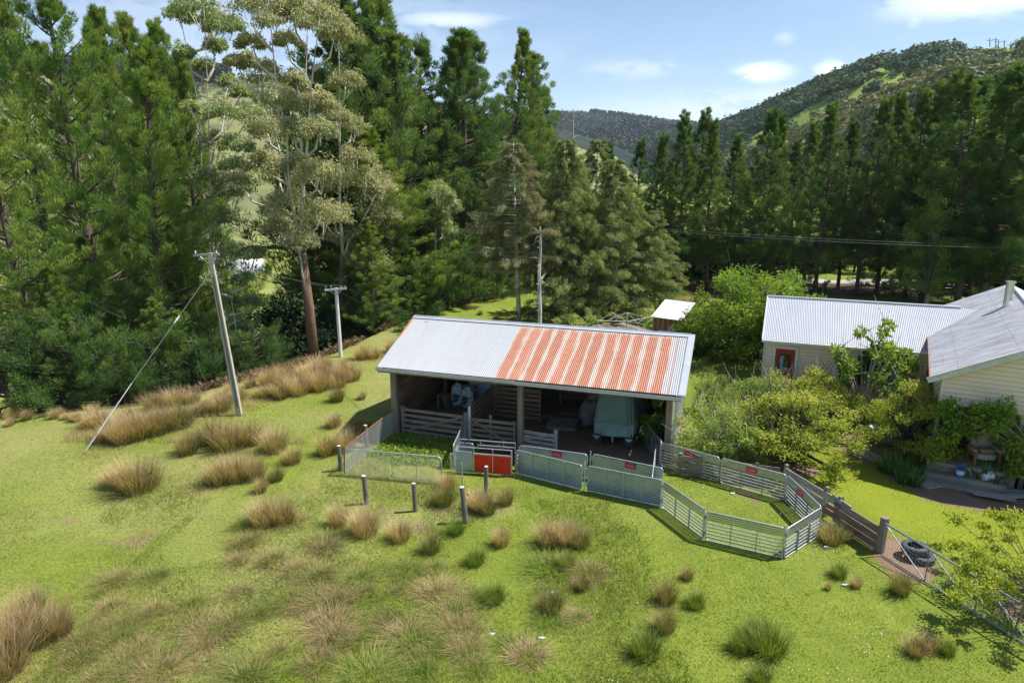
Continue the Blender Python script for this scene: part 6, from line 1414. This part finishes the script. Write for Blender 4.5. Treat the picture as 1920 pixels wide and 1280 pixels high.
# ------------------------------------------------------------------ uncountable ground cover
def grass(name,label,n,xr,yr,H,W,m,seed,tb=.5,keep=None,kind='stuff',lean=.5):
    rng=np.random.default_rng(seed); x=rng.uniform(*xr,n); y=yr[0]+(yr[1]-yr[0])*rng.random(n)**1.35
    ok=np.abs(x)<y*.78+3
    if keep is not None: ok&=keep(x,y)
    x,y=x[ok],y[ok]; n=len(x); z=hz(x,y); P=np.stack([x,y,z-.01],1); D=nrm(np.stack([rng.normal(size=n)*lean,rng.normal(size=n)*lean,np.ones(n)],1))
    pat=vnoise(x,y,1.7,3)*.6+vnoise(x,y,.5,8)*.4; L=H*(.5+.8*rng.random(n))*(.4+1.1*pat); 
    ti=np.clip(tb+(vnoise(x,y,2.8,12)-.5)*.55+(vnoise(x,y,.7,15)-.5)*.45+rng.normal(size=n)*.17+ss(-x,0,12)*.16,0,1)
    o=link(name,npmesh(name,blades(P,D,L,W*(.7+.6*rng.random(n)),rng),3,ti,m)); tag(o,label,'grass',kind='stuff'); return o
def notshed(x,y):
    lx=(x-SA[0])*su[0]+(y-SA[1])*su[1]; ly=(x-SA[0])*sn[0]+(y-SA[1])*sn[1]
    a=(lx>.2)&(lx<12.4)&(ly>.7)&(ly<7.3); a|=(np.hypot((lx-9.5)/2.4,(ly-.2)/1.1)<1)
    hx=(x-HA[0])*hu[0]+(y-HA[1])*hu[1]; hy=(x-HA[0])*hn[0]+(y-HA[1])*hn[1]; b=(hx>0)&(hx<7)&(hy>-.9)&(hy<15)
    c=crestd(x,y)>.8
    dd=np.minimum(seg_d(x,y,G(1560,810),G(1760,925)),seg_d(x,y,G(1760,925),G(1960,960)))<.75
    t_=seg_d(x,y,G(1700,1060),G(1680,1030))<.6
    return ~(a|b|c|dd|t_)
grass('grass','short green pasture grass covering the field',430000,(-30,26),(12,46),.062,.022,L_grass,1,.5,notshed)
def leftrough(x,y): return notshed(x,y)&(x<4)&(y<31)&(vnoise(x,y,1.9,21)>.5-.1*(x<-2))&(((x>-11)&(y<22))|(vnoise(x,y,3,5)>.62))
grass('rough_grass','longer rough grass patches in the lower left field',110000,(-16,5),(12.5,31),.22,.013,L_rushg,2,.45,leftrough,lean=.7)
grass('dry_grass','straw-coloured dry grass mixed through the left field',70000,(-18,4),(12.5,31),.2,.012,L_rush,5,.6,lambda x,y:notshed(x,y)&(x<3.5-.0*y)&(vnoise(x,y,2.3,41)>.5)&(((x>-12)&(y<23))|(vnoise(x,y,2,5)>.6)),lean=.8)
rngw=np.random.default_rng(9); n=5200; x=rngw.uniform(-16,16,n); y=13+22*rngw.random(n)**1.2; ok=notshed(x,y)&(vnoise(x,y,1.8,61)>.62); x,y=x[ok],y[ok]; n=len(x)
P=np.stack([x,y,hz(x,y)+.05+.03*rngw.random(n)],1); D=nrm(np.stack([rngw.normal(size=n),rngw.normal(size=n),.3*rngw.random(n)],1))
tag(link('daisies',npmesh('daisies',leaves(P,D,.018+.014*rngw.random(n),.02+.01*rngw.random(n),rngw,4),4,rngw.random(n),whitep)),'tiny white daisies and clover heads in the pasture','flowers',kind='stuff')
# broad-leaved weeds in the pen in front of the timber gates
grass('straw_grass','tall straw-coloured grass between the rush clumps along the left crest',60000,(-22,-4),(27,46),.34,.014,L_rush,7,.8,lambda x,y:(seg_d(x,y,G(190,812),G(450,765))<1.9-.9*vnoise(x,y,1.3,9))|(seg_d(x,y,G(450,765),G(690,668))<1.6-.9*vnoise(x,y,1.3,9))|((seg_d(x,y,G(330,850),G(540,850))<1.3)&(vnoise(x,y,1.0,19)>.45)),lean=.3)
rngw=np.random.default_rng(3); n=6500; x=rngw.uniform(-6.3,-1.2,n); y=rngw.uniform(24.0,28.2,n)
lx=(x-SA[0])*su[0]+(y-SA[1])*su[1]; ly=(x-SA[0])*sn[0]+(y-SA[1])*sn[1]; ok=(ly<.3)&(ly>-2.6+.4*np.sin(x*2))&(lx>.6)&(lx<6.4)&(vnoise(x,y,.6,3)>.3)
x,y=x[ok],y[ok]; n=len(x); D=nrm(np.stack([rngw.normal(size=n),rngw.normal(size=n),.55+rngw.random(n)*.5],1)); P=np.stack([x,y,.01+rngw.random(n)*.1],1)
tag(link('weeds',npmesh('weeds',leaves(P,D,.07+.1*rngw.random(n),.05+.04*rngw.random(n),rngw,1.5),4,np.clip(rngw.normal(.55,.2,n),0,1),L_weed)),'bright broad-leaved weeds carpeting the pen in front of the timber gates','weeds',kind='stuff')
# dead bracken and brush along the crest
rngw=np.random.default_rng(4); n=26000; f=rngw.random(n); cxv=-17+f*17; cyv=np.interp(cxv,CREST[:,0],CREST[:,1])+rngw.normal(size=n)*1.1+1.6; z=hz(cxv,cyv)
cln=vnoise(cxv,cyv,1.1,31); ok=cln>.42; P=np.stack([cxv,cyv,z+rngw.random(n)*.45*cln],1)[ok]; n=len(P); D=nrm(np.stack([rngw.normal(size=n),rngw.normal(size=n),.3+rngw.random(n)*.8],1))
tag(link('bracken',npmesh('bracken',leaves(P,D,.2+.3*rngw.random(n),.03+.05*rngw.random(n),rngw),4,np.clip(rngw.normal(.5,.25,n),0,1),L_fern)),'dead brown bracken and brush along the crest','bracken',kind='stuff')
# white scraps of sheep wool and daisies
for i,(px,py,lab) in enumerate(((1035,1112,'white scrap of wool beside the dark tussock in the lower field'),(1548,1027,'white scrap of wool on the grass below the point of the round pen'),(1583,1098,'white scrap of wool beside the low tan tussock'),(1372,926,'white scrap of wool inside the round pen'),(920,1190,'tiny white scrap of wool in the lower middle field'),(1014,1198,'tiny white scrap of wool left of the lower right tussocks'),(858,1195,'tiny white scrap of wool left in the lower middle field'))):
    p=G(px,py); m_=MB(); blob(m_,(p[0],p[1],.03),(.07,.035,.03),.9,jit=.25,seed=i,nu=10,nv=6); blob(m_,(p[0]+.08,p[1]+.03,.02),(.045,.03,.02),.9,jit=.25,seed=i+9,nu=10,nv=6); single('wool_scrap',m_,whitep,(*p,0),lab,'wool','scraps of wool on the grass',smooth=True)
